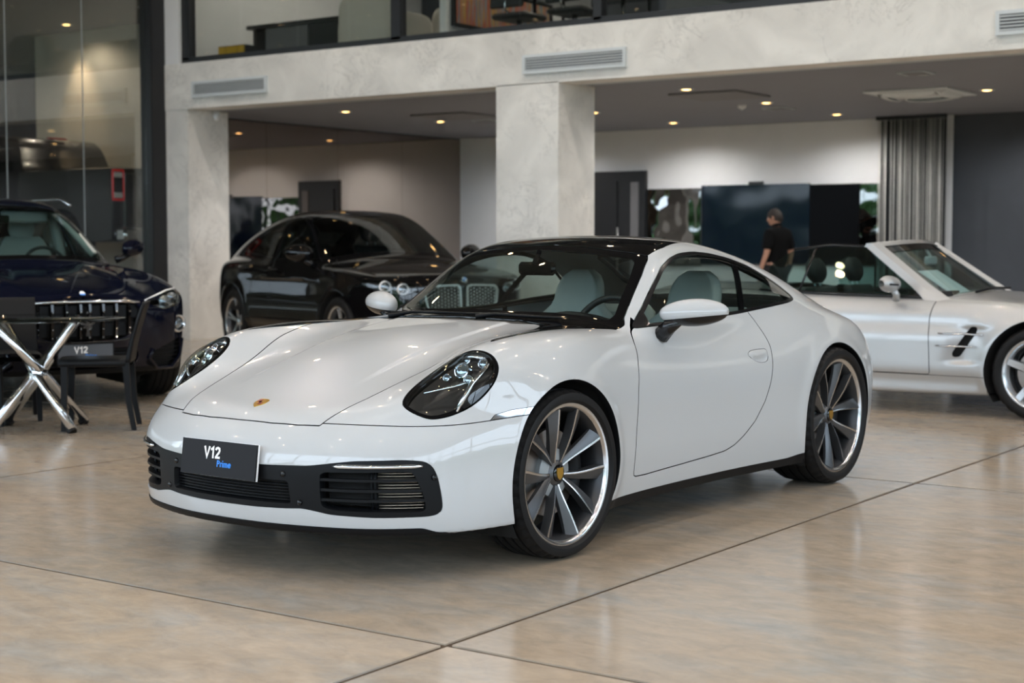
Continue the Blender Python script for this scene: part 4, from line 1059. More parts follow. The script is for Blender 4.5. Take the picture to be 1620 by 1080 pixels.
def art_mat():
    m = bpy.data.materials.new('striped_art'); m.use_nodes = True; nt = m.node_tree; bs = nt.nodes['Principled BSDF']
    tc = node(nt, 'ShaderNodeTexCoord'); mp = node(nt, 'ShaderNodeMapping'); mp.inputs['Scale'].default_value = (1, 5, .35); nt.links.new(tc.outputs['Object'], mp.inputs['Vector'])
    nz = node(nt, 'ShaderNodeTexNoise'); nz.inputs['Scale'].default_value = 2.6; nz.inputs['Detail'].default_value = 4; nz.inputs['Distortion'].default_value = .8; nt.links.new(mp.outputs[0], nz.inputs['Vector'])
    r = node(nt, 'ShaderNodeValToRGB'); nt.links.new(nz.outputs['Fac'], r.inputs[0]); r.color_ramp.interpolation = 'EASE'; e = r.color_ramp.elements
    e[0].position = .3; e[0].color = (.10, .17, .25, 1); e[1].position = .72; e[1].color = (.42, .22, .05, 1)
    for p, c in ((.42, (.28, .30, .32)), (.48, (.45, .10, .06)), (.54, (.50, .30, .07)), (.60, (.16, .24, .32)), (.66, (.42, .09, .06))): k = e.new(p); k.color = c + (1,)
    nt.links.new(r.outputs[0], bs.inputs['Base Color']); bs.inputs['Roughness'].default_value = .6; MATS['striped_art'] = m
art_mat()
t = empty('wall_painting', (-11.30, 15.75, 3.87)); tag(t, 'abstract painting with wavy red, orange and blue vertical strokes in the upper room', 'painting')
bb = MB(); bb.box((0, 0, .7), (.03, 2.0, 1.4)); bb.build('canvas', MATS['striped_art'], t)
for c, d in (((0, 0, -.02), (.06, 2.1, .04)), ((0, 0, 1.42), (.06, 2.1, .04)), ((0, -1.025, .7), (.06, .05, 1.4)), ((0, 1.025, .7), (.06, .05, 1.4))):
    bb = MB(); bb.box(c, d); bb.build('picture_frame', MATS['frame_black'], t)
mat('boucle', (.60, .56, .50), .85, noise=.06, nscale=25, bump=.3, bscale=80)
def armchair(x, y, rz, label):
    t = empty('armchair', (x, y, 3.35), rz); tag(t, label, 'armchair', 'armchairs on the upper floor')
    def soft(cx, cy, cz, lx, ly, lz, p=.45):
        def fn(u, v):
            a, e = 2 * PI * u, PI * (v - .5); g = lambda w: abs(w)**p * math.copysign(1, w)
            return (cx + lx / 2 * g(math.cos(e)) * g(math.cos(a)), cy + ly / 2 * g(math.cos(e)) * g(math.sin(a)), cz + lz / 2 * g(math.sin(e)))
        return fn
    for nm, a in (('seat', (0, 0, .32, .7, .62, .3)), ('backrest', (0, .32, .56, .85, .24, .74)), ('armrest', (-.40, .0, .44, .2, .72, .52)), ('armrest', (.40, .0, .44, .2, .72, .52))):
        bb = MB(); bb.grid(soft(*a), 24, 14, closeu=True); bb.build(nm, MATS['boucle'], t, True)
    for q in ((-.3, -.25), (.3, -.25), (-.3, .25), (.3, .25)):
        bb = MB(); bb.tube([(q[0], q[1], 0), (q[0], q[1], .2)], .02, 8); bb.build('leg', MATS['frame_black'], t)
armchair(-12.40, 14.78, PI, 'cream upholstered armchair against the black mullion of the upper window')
armchair(-12.15, 16.2, PI + .4, 'cream upholstered armchair half behind another, beside the white partition upstairs')
t = empty('office_desk', (-13.95, 15.3, 3.35)); tag(t, 'dark desk with a grey front panel in the upper room', 'desk')
bb = MB(); bb.box((0, 0, .76), (1.9, .8, .05)); bb.build('desktop', MATS['frame_black'], t)
bb = MB(); bb.box((-.25, -.36, .37), (.75, .03, .74)); bb.build('front_panel', MATS['grey_paint'], t)
bb = MB(); bb.box((.55, -.36, .37), (.8, .03, .74)); bb.build('side_panel', MATS['frame_black'], t)
for q in (-.85, .85):
    bb = MB(); bb.box((q, 0, .37), (.05, .7, .74)); bb.build('leg', MATS['frame_black'], t)
mat('yellow_plastic', (.75, .45, .03), .5, noise=.05, emit=(.8, .48, .04), estr=0.)
t = empty('yellow_cabinet', (-14.88, 14.6, 3.35)); tag(t, 'small yellow three-panel cabinet just inside the upper window corner', 'cabinet')
bb = MB(); bb.box((0, .14, .25), (.50, .26, .50)); bb.build('cabinet_body', MATS['frame_black'], t)
for q, w in ((-.175, .11), (0, .19), (.175, .11)):
    bb = MB(); bb.box((q, 0, .25), (w, .02, .48)); bb.build('panel', MATS['yellow_plastic'], t)
t = empty('meeting_table', (-9.75, 15.35, 3.35)); tag(t, 'black table with chrome-legged chairs behind the upper window beside the painting', 'table')
bb = MB(); bb.box((0, 0, .75), (1.5, .9, .05), bev=.02); bb.build('tabletop', MATS['gloss_black'], t)
for q in ((-.6, -.3), (.6, -.3), (-.6, .3), (.6, .3)):
    bb = MB(); bb.tube([(q[0], q[1], 0), (q[0], q[1], .73)], .025, 10); bb.build('leg', MATS['chrome'], t, True)
for k, (x, y) in enumerate(((-10.15, 14.45), (-9.40, 14.45))):
    t = empty('office_chair', (x, y, 3.35), PI); tag(t, 'black low-backed office chair drawn up to the upstairs black table', 'chair', 'office chairs upstairs')
    bb = MB(); bb.box((0, 0, .45), (.48, .46, .07), bev=.03); bb.build('seat', MATS['dark_leather'], t, 'edge')
    bb = MB(); bb.box((0, .24, .74), (.46, .05, .42), bev=.02); bb.build('backrest', MATS['dark_leather'], t, 'edge')
    bb = MB(); bb.tube([(0, 0, .05), (0, 0, .42)], .03, 10); bb.build('stem', MATS['chrome'], t, True)
    for a in range(5):
        bb = MB(); bb.tube([(0, 0, .08), (.28 * math.cos(a * 1.2566), .28 * math.sin(a * 1.2566), .03)], .02, 8); bb.build('foot', MATS['chrome'], t, True)
    bb = MB(); bb.tube([(0, .05, .42), (0, .28, .5), (0, .27, .7)], .015, 8); bb.build('back_stem', MATS['chrome'], t, True)
# ---------------------------------------------------------------- under the mezzanine: door, glossy panels, strand curtain
b = MB(); b.box((-12.73, 20.86, 1.19), (.98, .08, 2.38)); d1 = struct('door_1', b, MATS['frame_black'])
bb = MB(); bb.box((-12.93, 20.81, 1.13), (.38, .03, 2.2)); bb.build('door_leaf', MATS['frame_black'], d1)
bb = MB(); bb.box((-12.42, 20.81, 1.13), (.14, .02, 2.15)); bb.build('glass_strip', MATS['grey_paint'], d1)
bb = MB(); bb.tube([(-12.70, 20.76, .8), (-12.70, 20.76, 1.5)], .014, 8); bb.build('door_pull', MATS['steel'], d1, True)
def wavy_mat(name, col, wav, scale, rough=.03, metal=0., spec=1.):
    m = bpy.data.materials.new(name); m.use_nodes = True; nt = m.node_tree; bs = nt.nodes['Principled BSDF']
    bs.inputs['Base Color'].default_value = col + (1,); bs.inputs['Roughness'].default_value = rough; bs.inputs['Metallic'].default_value = metal; bs.inputs['Specular IOR Level'].default_value = spec; bs.inputs['Coat Weight'].default_value = 0.
    tc = node(nt, 'ShaderNodeTexCoord'); nz = node(nt, 'ShaderNodeTexNoise'); nz.inputs['Scale'].default_value = scale; nz.inputs['Detail'].default_value = 1.; nt.links.new(tc.outputs['Object'], nz.inputs['Vector'])
    bp = node(nt, 'ShaderNodeBump'); bp.inputs['Strength'].default_value = wav; bp.inputs['Distance'].default_value = .1; nt.links.new(nz.outputs['Fac'], bp.inputs['Height'])
    nt.links.new(bp.outputs[0], bs.inputs['Normal'])
    if not metal: nt.links.new(bp.outputs[0], bs.inputs['Coat Normal'])
    MATS[name] = m; return m
wavy_mat('wavy_mirror', (.22, .22, .22), .16, 2.6, .03, 1.)
wavy_mat('panel_blue', (.003, .007, .018), .22, 1.3, .10, spec=.35)
wavy_mat('panel_black', (.002, .002, .003), .05, 1.2, .35, spec=.08)
for x0, x1, z0, z1, m, lb in ((-12.225, -11.285, .93, 2.09, 'wavy_mirror', 'rippled mirror-like wall panel beside the black door'),
                              (-11.27, -9.505, .95, 2.125, 'panel_blue', 'large glossy dark blue screen panel behind the standing person'),
                              (-9.495, -8.735, .95, 2.105, 'panel_black', 'glossy black wall panel between the blue panel and a mirrored strip'),
                              (-8.725, -8.395, .95, 2.10, 'wavy_mirror', 'narrow mirrored wall panel beside the strand curtain')):
    t = empty('wall_panel', ((x0 + x1) / 2, 20.9, z0)); tag(t, lb, 'wall panel', 'panels along the back wall')
    bb = MB(); bb.box((0, -.02, (z1 - z0) / 2), (x1 - x0, .04, z1 - z0)); bb.build('panel_face', MATS[m], t)
    bb = MB(); bb.box((0, -.015, -.012), (x1 - x0, .03, .02)); bb.build('panel_ledge', MATS['frame_black'], t)
    if x0 == -11.27: bb = MB(); bb.box((.02, -.03, z1 - z0 + .02), (.22, .05, .045)); bb.build('sensor_bar', MATS['frame_black'], t)
mat('strand', (.68, .67, .64), .45, .1, noise=.15, nscale=5)
t = empty('strand_curtain', (-7.9, 20.62, 0)); tag(t, 'silvery strand curtain hanging from the ceiling against the dark grey wall', 'curtain')
bb = MB(); bb.box((0, 0, 2.985), (.98, .10, .05)); bb.build('curtain_rail', MATS['frame_black'], t)
bb = MB(); r_ = random.Random(3)
for k in range(44):
    x = -.46 + .92 * k / 43 + r_.uniform(-.012, .012); y = r_.uniform(-.05, .05); w = r_.uniform(.004, .010); dx = r_.uniform(-.02, .02)
    bb.tube([(x, y, 2.96), (x + dx * .5, y, 1.5), (x + dx, y, .03)], w * .7, 5)
o = bb.build('strands', MATS['strand'], t, True); o['kind'] = 'stuff'
bb = MB(); bb.box((0, .09, 1.49), (.94, .012, 2.94)); bb.build('curtain_lining', MATS['frame_black'], t)
# ---------------------------------------------------------------- outside, seen in reflections: paving, lawn, hedge
mat('paving', (.38, .36, .33), .8, noise=.1, nscale=2); mat('lawn', (.10, .22, .04), .9, noise=.3, nscale=4); mat('hedge_leaf', (.045, .10, .02), .8, noise=.5, nscale=3)
b = MB(); b.box((6, -11.5, -.08), (60, 9, .1)); b.box((12.2, 6., -.08), (8, 26, .1)); struct('paving', b, MATS['paving'])
b = MB(); b.box((0, -33., -.10), (150, 34, .1)); b.box((41., 10., -.10), (50, 52, .1)); b.box((-45., -5., -.10), (50, 22, .1)); o = b.build('lawn', MATS['lawn']); tag(o, 'green lawn outside beyond the glazing', 'lawn', kind='stuff')
r_ = random.Random(5)
def hedge(cx, cy, lx, ly, h, lab):
    bb = MB()
    n = int(max(lx, ly) / 2.2)
    for k in range(n):
        tt = (k + .5) / n - .5; x, y = cx + lx * tt + r_.uniform(-.5, .5), cy + ly * tt + r_.uniform(-.5, .5); r = r_.uniform(1.5, 2.6); hh = h * r_.uniform(.6, 1.15)
        ph = [r_.uniform(0, 6) for _ in range(4)]
        bb.grid(lambda u, v: (x + r * math.cos(2 * PI * u) * math.sin(PI * v) * (1 + .18 * math.sin(7 * u * PI + ph[0] + 5 * v)), y + r * math.sin(2 * PI * u) * math.sin(PI * v) * (1 + .18 * math.sin(9 * v * PI + ph[1])), max(-.045, hh * .5 - hh * .5 * math.cos(PI * v) * (1 + .1 * math.sin(6 * u * PI + ph[2])))), 16, 10, closeu=True)
    o = bb.build('hedge', MATS['hedge_leaf'], None, True); tag(o, lab, 'hedge', kind='stuff')
hedge(-3, -24, 70, 0, 4.2, 'rounded green hedge outside the front glazing'); hedge(-34, -4, 0, 20, 3.6, 'rounded green hedge outside the left-hand glazing'); hedge(30, 6, 0, 46, 4.2, 'rounded green hedge outside the right-hand glazing')
# ---------------------------------------------------------------- background cars: a common shell with its own curves for each
def car_shell(P):
    yc, zb, sl = P['yc'], P['zb'], P['slope']
    def low_f(x, y, z):
        hc, hf = P['hc'](x), P['hf'](x)
        t = np.clip(y / yc, 0, 1.6)
        H = hc + (hf - hc) * (np.minimum(t, 1)**2) - .5 * np.maximum(y - yc, 0)**1.5
        if 'hbump' in P: H = H + P['hbump'](x, y)
        W = P['w'](x) - P['tuck'](x) * np.maximum((z - P['zw']) / (zb - P['zw']), 0)**2.2 - P.get('under', .10) * np.maximum((P['zw'] - .1 - z) / .45, 0)**2
        if 'side' in P: W = W + P['side'](x, z)
        for wx, wz, wr in P['wheels']: W = W + P.get('flare', .012) * np.exp(-((np.sqrt((x - wx)**2 + (z - wz)**2) - wr) / .05)**2)
        low = smax(z - H, y - W, P.get('k1', .14))
        low = smax(low, (x - (P['fz'](z) - P['fy'](y))) * .9, P.get('k2', .09))
        low = smax(low, ((P['rz'](z) + P['ry'](y)) - x) * .9, .10)
        return smax(low, P['bot'](x) - z, .03)
    def f(x, y, z):
        y = np.abs(y); low = low_f(x, y, z)
        if 'rc' not in P: return low
        sh = P['wrap'] * y * y * sstep(x, P['wx0'], P['wx1'])
        R = P['rc'](x + sh) - P['crown'] * y * y - .10 * y**4
        S = P['cb'](x) - sl * (z - zb) - .18 * (z - zb) * np.abs(z - zb)
        cab = smax((z - R) * .85, (y - S) * .92, P.get('k3', .13))
        cab = smax(cab, zb - .2 - z, .02)
        return smin(low, cab, P.get('k4', .04))
    return f
def half_mesh(f, lo, hi, h):
    V, T = surfnet(f, (lo[0], -2.2 * h, lo[2]), hi, h)
    M = clip(V, T, -V[:, 1]); M[0][:, 1][np.abs(M[0][:, 1]) < 1e-6] = 0.; return M
def fullm(m): return weld(join(m, mirror(m)))
def lining(f, car, lo, hi, keep, floor_z, mt, d=.05):
    L = half_mesh(lambda x, y, z: f(x, y, z) + d, lo, hi, .045)
    for k in keep: L = clip(*L, -k(L[0]))
    L = clip(*L, floor_z - L[0][:, 2]); L = clip(*L, L[0][:, 0] - hi[0] + .1); L = clip(*L, lo[0] + .1 - L[0][:, 0])
    L = fullm(L); return obj('cabin_lining', L[0], L[1][:, ::-1], mt, car, True)
def wells(car, f, spec):
    for wx, wz, wr in spec:
        for s in (1, -1):
            n = 28; arc = [(wx + wr * math.cos(a), wz + wr * math.sin(a)) for a in np.linspace(-.6, PI + .6, n)]; V_ = []
            for x, z in arc:
                yy = np.linspace(.6, 1.02, 100); k = np.argmax(f(np.full(100, x), yy, np.full(100, max(z, .25))) > -.004); V_ += [(x, .5 * s, z), (x, max(yy[k] - .004, .62) * s, z)]
            F_ = [(2 * i, 2 * i + 1, 2 * i + 3, 2 * i + 2) for i in range(n - 1)] + [tuple(range(0, 2 * n, 2))]
            b = MB(); b.add(V_, F_); b.build('wheel_well', MATS['dark_void'], car, True, fix=False)
def star_wheel(parent, loc, left, R, rr, w, nsp, mts, sw=(.05, .045), steer=0., twin=False, rot=0., cap=True):
    wheel = empty('wheel', loc, steer + (0 if left else PI), parent); h = w / 2
    V, F = tyre_mesh(R, rr, w, 96); t = obj('tire', V, F, MATS['rubber'], wheel, True); t.data.set_sharp_from_angle(angle=math.radians(40))
    rim_mesh(rr, w - .012).build('rim', [MATS[mts[1]], MATS[mts[0]]], wheel, 'edge')
    for k in range(nsp):
        a0 = rot + 2 * PI * k / nsp
        for da in ((-.13, .13) if twin else (0,)):
            b = MB(); rows = []; N = 8
            for i in range(N):
                t = i / (N - 1); r = .04 + (rr - .06) * t; a = a0 + da * (.45 + .55 * t); wd = sw[0] * (1 - t) + sw[1] * t; y = h - .055 + .030 * t**1.4
                ur = Vector((math.cos(a), 0, math.sin(a))); ut = Vector((-math.sin(a), 0, math.cos(a)))
                rows += [ur * r + ut * p[0] + Vector((0, y + p[1], 0)) for p in ((-wd * .38, 0), (wd * .38, 0), (wd * .5, -.012), (wd * .45, -.045), (-wd * .45, -.045), (-wd * .5, -.012))]
            F_ = [(i * 6 + j, i * 6 + (j + 1) % 6, (i + 1) * 6 + (j + 1) % 6, (i + 1) * 6 + j) for i in range(N - 1) for j in range(6)] + [tuple(range(6)), tuple(range((N - 1) * 6, N * 6))]
            b.add(rows, F_); b.build('spoke', MATS[mts[0]], wheel, 'edge')
    b = MB(); b.lathe([(0, h - .046), (.034, h - .047), (.060, h - .060), (.075, h - .09)], 28, 'y', caps=False); b.build('hub_cap', MATS[mts[0]], wheel, 'edge')
    b = MB(); b.lathe([(.06, -.01), (.175, -.01), (.175, .018), (.0, .03)], 40, 'y', caps=False); b.build('brake_disc', MATS['disc_metal'], wheel, 'edge')
    b = MB(); b.grid(lambda u, v: (-(.150 + .045 * math.cos(2 * PI * v)) * math.cos(-.65 + 1.3 * u), .012 + .045 * math.sin(2 * PI * v), (.150 + .045 * math.cos(2 * PI * v)) * math.sin(-.65 + 1.3 * u)), 12, 10, closev=True); b.build('brake_caliper', MATS[mts[2]], wheel, True)
    return wheel
def door_mirror(car, paint, base, s, size=1., arm=True, base_m='black_trim'):
    m = empty('side_mirror', base, 0., car)
    def shell(u, v):
        a = 2 * PI * v; prof = math.sin(PI * min(max(u * .94 + .05, 0), 1))**.42; x = .08 * prof * math.cos(a)
        return ((x if x > 0 else x * .45) * size + .03 - .08 * u, s * (-.115 + .23 * u) * size, .078 * prof * math.sin(a) * size + .012 * u)
    b = MB(); b.grid(shell, 18, 24, closev=True); b.F += [tuple(range(24)), tuple(range(17 * 24, 18 * 24))]; b.I += [0, 0]; b.build('mirror_cap', MATS[paint], m, True)
    b = MB(); b.tube([(.02, -.05 * s, -.05 * size), (.025, -.11 * s, -.085 * size), (.02, -.17 * s, -.105 * size)], [.028, .030, .034], 10); b.build('mirror_arm', MATS[base_m], m, True)
def gen_cut(P, f, car, h=.022):
    """cuts every car shares: wheel openings, windscreen, side glass, rear glass, bonnet"""
    M = half_mesh(f, P['lo'], P['hi'], h); pt = MATS[P['paint']]
    A = lambda V: np.minimum.reduce([np.hypot(V[:, 0] - wx, V[:, 2] - wz) - wr for wx, wz, wr in P['wheels']])
    M = clip(*M, -np.maximum(A(M[0]), .5 - M[0][:, 1]))
    def both(name, m, mt, th=.012, off=0.):
        for q in (m, mirror(m)): panel(name, q, f, mt, car, th, off, edge_shade=(mt is pt))
    keep = []
    if 'ws' in P:
        wp = np.array(P['ws']); fw_ = lambda V: np.maximum(polysd(V[:, 1:3], wp), P['wsx'] - V[:, 0])
        ws, M = cut(M, fw_, .002); keep.append(lambda V: fw_(V) - .02)
        bd = P.get('border', .03)
        g_, bdr = cut(ws, lambda V: np.maximum(polysd(V[:, 1:3], wp) + bd, -9))
        w = panel('windshield', fullm(g_), f, MATS[P['glass']], car, .004); panel('windshield_border', fullm(bdr), f, MATS['gloss_black'], w, .006)
    for poly in P.get('side_win', []):
        po = rounded(poly, .03); fs = (lambda po: lambda V: np.maximum(polysd(V[:, [0, 2]], po), .45 - V[:, 1]))(po)
        g_, M = cut(M, fs, .002); keep.append(fs)
        g_, tr = cut(g_, (lambda po: lambda V: polysd(V[:, [0, 2]], po) + .014)(po))
        both('side_glass', g_, MATS[P['side_glass']], .004); both('window_trim', tr, MATS[P['trim']], .01)
    if 'rear' in P:
        bp = np.array(P['rear']); fr = lambda V: np.maximum(polysd(V[:, :2], bp), P['rear_z'] - V[:, 2]); g_, M = cut(M, fr, .002); keep.append(fr)
        panel('rear_window', fullm(g_), f, MATS[P['glass']], car, .004)
    if 'hood' in P:
        hp = np.array(P['hood']); g_, M = cut(M, lambda V: np.maximum(polysd(V[:, :2], hp), P['hood_z'] - V[:, 2]), .003); panel('hood', fullm(g_), f, pt, car)
    return M, both, keep
# ---- coupe-backed SUV ------------------------------------------------------------------------------------------------
mat('black_paint', (.004, .0038, .004), .22, coat=1., coat_r=.02, noise=.05, spec=.0)
mat('navy_paint', (.003, .004, .011), .22, coat=.7, coat_r=.02, noise=.05, spec=.0)
mat('silver_paint', (.44, .445, .45), .40, .6, coat=.8, coat_r=.05, noise=.02, nscale=4)
glass('suv_glass', (.30, .36, .35), .65); glass('tinted_glass', (.16, .17, .17), .8); glass('green_glass', (.55, .68, .66), 1.)
mat('satin', (.72, .74, .75), .3, .35, noise=.03)
def build_coupe_suv():
    P = dict(yc=.74, zb=1.08, zw=.62, slope=.40, wrap=.30, wx0=-1.8, wx1=-1., crown=.075, paint='black_paint', glass='suv_glass', side_glass='tinted_glass', trim='gloss_black', flare=.018,
        hc=Sp((1.,.80),(.88,.905),(.75,.965),(.5,1.015),(.2,1.055),(-.2,1.095),(-.5,1.12),(-1.,1.13),(-3,1.10),(-3.5,1.08),(-3.75,1.05),(-3.95,.95)),
        hf=Sp((1.,.70),(.8,.83),(.6,.915),(.3,.98),(0,1.015),(-.5,1.045),(-1.5,1.07),(-2.5,1.09),(-3.2,1.085),(-3.6,1.03),(-3.9,.9)),
        w=Sp((1.,.80),(.7,.90),(.3,.95),(0,.962),(-.5,.945),(-1.4,.93),(-2.2,.945),(-2.86,.962),(-3.3,.935),(-3.7,.86),(-3.95,.75)), tuck=Sp((1,.06),(0,.11),(-1.4,.12),(-2.8,.10),(-3.8,.10)),
        fz=Sp((.15,.72),(.3,.81),(.45,.85),(.6,.868),(.8,.86),(.95,.82),(1.05,.72)), fy=Sp((0,0),(.3,.03),(.5,.08),(.65,.15),(.8,.29),(.9,.45),(1.,.7)),
        rz=Sp((.3,-3.72),(.5,-3.85),(.8,-3.87),(1.0,-3.84),(1.1,-3.79),(1.2,-3.7)), ry=Sp((0,0),(.4,.03),(.6,.09),(.75,.20),(.88,.38),(1.,.65)), bot=Sp((1.2,.25),(0,.22),(-2.8,.22),(-4,.30)),
        rc=Sp((.3,.74),(-.2,1.0),(-.45,1.135),(-.8,1.325),(-1.15,1.497),(-1.35,1.566),(-1.65,1.612),(-2.,1.608),(-2.4,1.555),(-2.8,1.462),(-3.2,1.345),(-3.5,1.24),(-3.75,1.13),(-3.95,1.0)),
        cb=Sp((-.1,.72),(-.5,.80),(-1.2,.84),(-2,.842),(-2.6,.81),(-3.2,.75),(-3.7,.66)),
        side=lambda x, z: -.010 * np.exp(-((z - .80) / .12)**2) * sstep(x, .1, -.4) * sstep(x, -2.75, -2.3) + .006 * np.exp(-((z - .93 - .03 * (-x) / 3) / .07)**2) * sstep(x, .2, -.3) * sstep(x, -3.7, -3.2) - .035 * sstep(z, .45, .30) * sstep(x, -.3, -.5) * sstep(x, -2.6, -2.4),
        wheels=((0., .372, .425), (-2.864, .372, .425)), lo=(-4.05, 0, .15), hi=(1.05, 1.05, 1.70),
        ws=[(-.2, 1.155), (0, 1.155), (.45, 1.135), (.72, 1.085), (.79, 1.075), (.775, 1.14), (.715, 1.31), (.655, 1.46), (.61, 1.53), (.42, 1.557), (0, 1.575), (-.2, 1.575)], wsx=-1.55, border=.022,
        side_win=[[(-.62, 1.085), (-.95, 1.27), (-1.30, 1.45), (-1.60, 1.525), (-1.86, 1.548), (-1.83, 1.10)], [(-1.89, 1.10), (-1.92, 1.548), (-2.2, 1.53), (-2.55, 1.455), (-2.9, 1.34), (-3.15, 1.225), (-3.18, 1.185), (-3.0, 1.165), (-2.5, 1.135)]],
        rear=[(-2.85, -.2), (-2.85, .48), (-3.45, .55), (-3.55, 0), (-3.55, -.2)], rear_z=1.1,
        hood=[(.70, -.2), (.70, .30), (.60, .55), (.42, .70), (.1, .76), (-.42, .77), (-.62, .66), (-.50, .3), (-.47, -.2)], hood_z=.7)
    f = car_shell(P); car = empty('coupe_suv', (-9.746, 12.185, 0), math.radians(-24.1)); tag(car, 'black coupe-backed SUV with a twin-kidney studded grille, parked behind the white coupe', 'car')
    M, both, keep = gen_cut(P, f, car); pt = MATS['black_paint']
    # headlights, tail lights, kidney grille
    lamp, M = cut(M, lambda V: np.maximum(polysd(V[:, 1:3], rounded([(.44, .80), (.50, .865), (.72, .90), (.87, .905), (.89, .86), (.80, .80), (.60, .765)], .03)), .2 - V[:, 0]), .002)
    for q in (lamp, mirror(lamp)):
        h = panel('headlight', q, f, MATS['lamp_glass'], car, .004); n = unit(grad(f, q[0])); obj('lamp_bowl', q[0] - n * .06, q[1], MATS['lamp_dark'], h, True)
        s = np.sign(q[0][:, 1].mean())
        for y, z in ((.58, .82), (.72, .845)):
            xs = np.linspace(.2, 1, 200); x = xs[np.argmax(f(xs, np.full(200, y), np.full(200, z)) > 0)] - .035
            b = MB(); b.lathe([(0, .03), (.03, .022), (.045, 0), (.05, 0), (.05, -.02)], 18, 'x', (x, y * s, z), caps=False); b.build('projector', MATS['projector'], h, True)
            b = MB(); b.grid(lambda u, v: (x + .012 * math.sin(2 * PI * v), y * s + (.056 + .007 * math.cos(2 * PI * v)) * math.cos(2 * PI * u), z + (.05 + .007 * math.cos(2 * PI * v)) * math.sin(2 * PI * u)), 24, 6, True, True); b.build('light_ring', MATS['white_ink'], h, True)
    kp = rounded([(.024, .60), (.030, .84), (.06, .865), (.37, .855), (.41, .815), (.385, .66), (.33, .575), (.06, .57)], .03)
    kd, M = cut(M, lambda V: np.maximum(polysd(V[:, 1:3], kp), .4 - V[:, 0]), 0.)
    kin, kr = cut(kd, lambda V: polysd(V[:, 1:3], kp) + .016)
    for q, r in ((kin, kr), (mirror(kin), mirror(kr))):
        g_ = panel('kidney_grille', r, f, MATS['satin'], car, .03, .012); n = unit(grad(f, q[0])); obj('grille_back', q[0] - n * .05, q[1], MATS['dark_void'], g_, True)
        s = np.sign(q[0][:, 1].mean()); b = MB()
        for i in range(11):
            for j in range(9):
                y, z = .055 + .034 * i, .60 + .032 * j + (.016 if i % 2 else 0)
                if polysd(np.array([[y, z]]), kp)[0] > -.022: continue
                xs = np.linspace(.5, 1, 200); x = xs[np.argmax(f(xs, np.full(200, y), np.full(200, z)) > 0)] - .012
                b.box((x, y * s, z), (.02, .012, .019), bev=.004)
        o = b.build('grille_studs', MATS['satin'], g_); o['kind'] = 'stuff'
    low, M = cut(M, lambda V: np.maximum(polysd(V[:, 1:3], rounded([(-.3, .34), (-.3, .52), (.45, .52), (.5, .45), (.45, .34)], .03)), .4 - V[:, 0]), 0.)
    panel('lower_intake', fullm(low), f, MATS['black_plastic'], car, .02, -.02)
    tl, M = cut(M, lambda V: np.maximum(polysd(V[:, [1, 2]], rounded([(.45, .93), (.45, .99), (.75, 1.03), (1.1, 1.03), (1.1, .95), (.75, .93)], .02)), V[:, 0] + 3.52), .001)
    both('tail_light', tl, MATS['red_lens'])
    # doors
    def door(M, poly):
        d, M = cut(M, lambda V: np.maximum(polysd(V[:, [0, 2]], rounded(poly, .04)), .5 - V[:, 1]), .002); return d, M
    d1_, M = door(M, [(-.52, 1.03), (-.55, .42), (-.62, .36), (-1.78, .36), (-1.82, .45), (-1.86, 1.3), (-.62, 1.2)])
    d2_, M = door(M, [(-1.86, 1.3), (-1.83, .45), (-1.80, .36), (-2.32, .36), (-2.42, .50), (-2.52, .75), (-2.72, .95), (-2.80, 1.3)])
    for d in (d1_, d2_): both('door', d, pt)
    for s in (1, -1):
        for x in (-1.66, -2.55):
            b = MB(); b.tube([(x + .10, .925 * s, .985), (x + .05, .965 * s, .987), (x - .06, .962 * s, .99), (x - .11, .915 * s, .99)], [.012, .015, .015, .012], 8); b.build('door_handle', pt, car, True)
    sk, M = cut(M, lambda V: V[:, 2] - .34 - .2 * sstep(V[:, 0], .3, .6)*0, .001); panel('lower_cladding', fullm(sk), f, MATS['black_plastic'], car)
    fb, M = cut(M, lambda V: np.maximum(V[:, 2] - .93, .32 - V[:, 0]), .002); panel('front_bumper', fullm(fb), f, pt, car)
    panel('body_shell', fullm(M), f, pt, car)
    lining(f, car, (-3.6, 0, .4), (-.35, 1.1, 1.7), keep, .5, MATS['dash_dark'])
    b = MB(); b.box((-1.43, 0, .30), (3.4, 1.3, .06)); b.build('floor_pan', MATS['dark_void'], car); wells(car, f, P['wheels'])
    for s in (1, -1):
        for x in (0., -2.864): star_wheel(car, (x, .825 * s, .368), s > 0, .368, .27, .25, 5, ('machined', 'anthracite', 'black_plastic'), (.035, .03), twin=True, rot=.3)
        door_mirror(car, 'black_paint', (-.80, 1.0 * s, 1.15), s, 1.15)
    it = empty('interior', (0, 0, 0), 0., car)
    for s in (1, -1): seat(it, 'front_seat', -1.62, .38 * s, .62, MATS['dark_leather'], .25, .52, .60, True, True)
    b = MB(); b.box((-.95, 0, .98), (.55, 1.42, .26), bev=.08); b.build('dashboard', MATS['dash_dark'], it, 'edge'); steering_wheel(it, (-1.28, .38, 1.02), -.42)
    b = MB(); b.box((-1.28, 0, 1.44), (.03, .24, .07), bev=.012); b.build('rear_view_mirror', MATS['gloss_black'], it, 'edge')
    t = empty('round_badge', (.865, 0, .905), 0., car); t.rotation_euler = (0, -.75, 0)
    b = MB(); b.lathe([(0, .012), (.035, .010), (.041, 0)], 24, 'x'); b.build('badge_ring', MATS['chrome'], t, True)
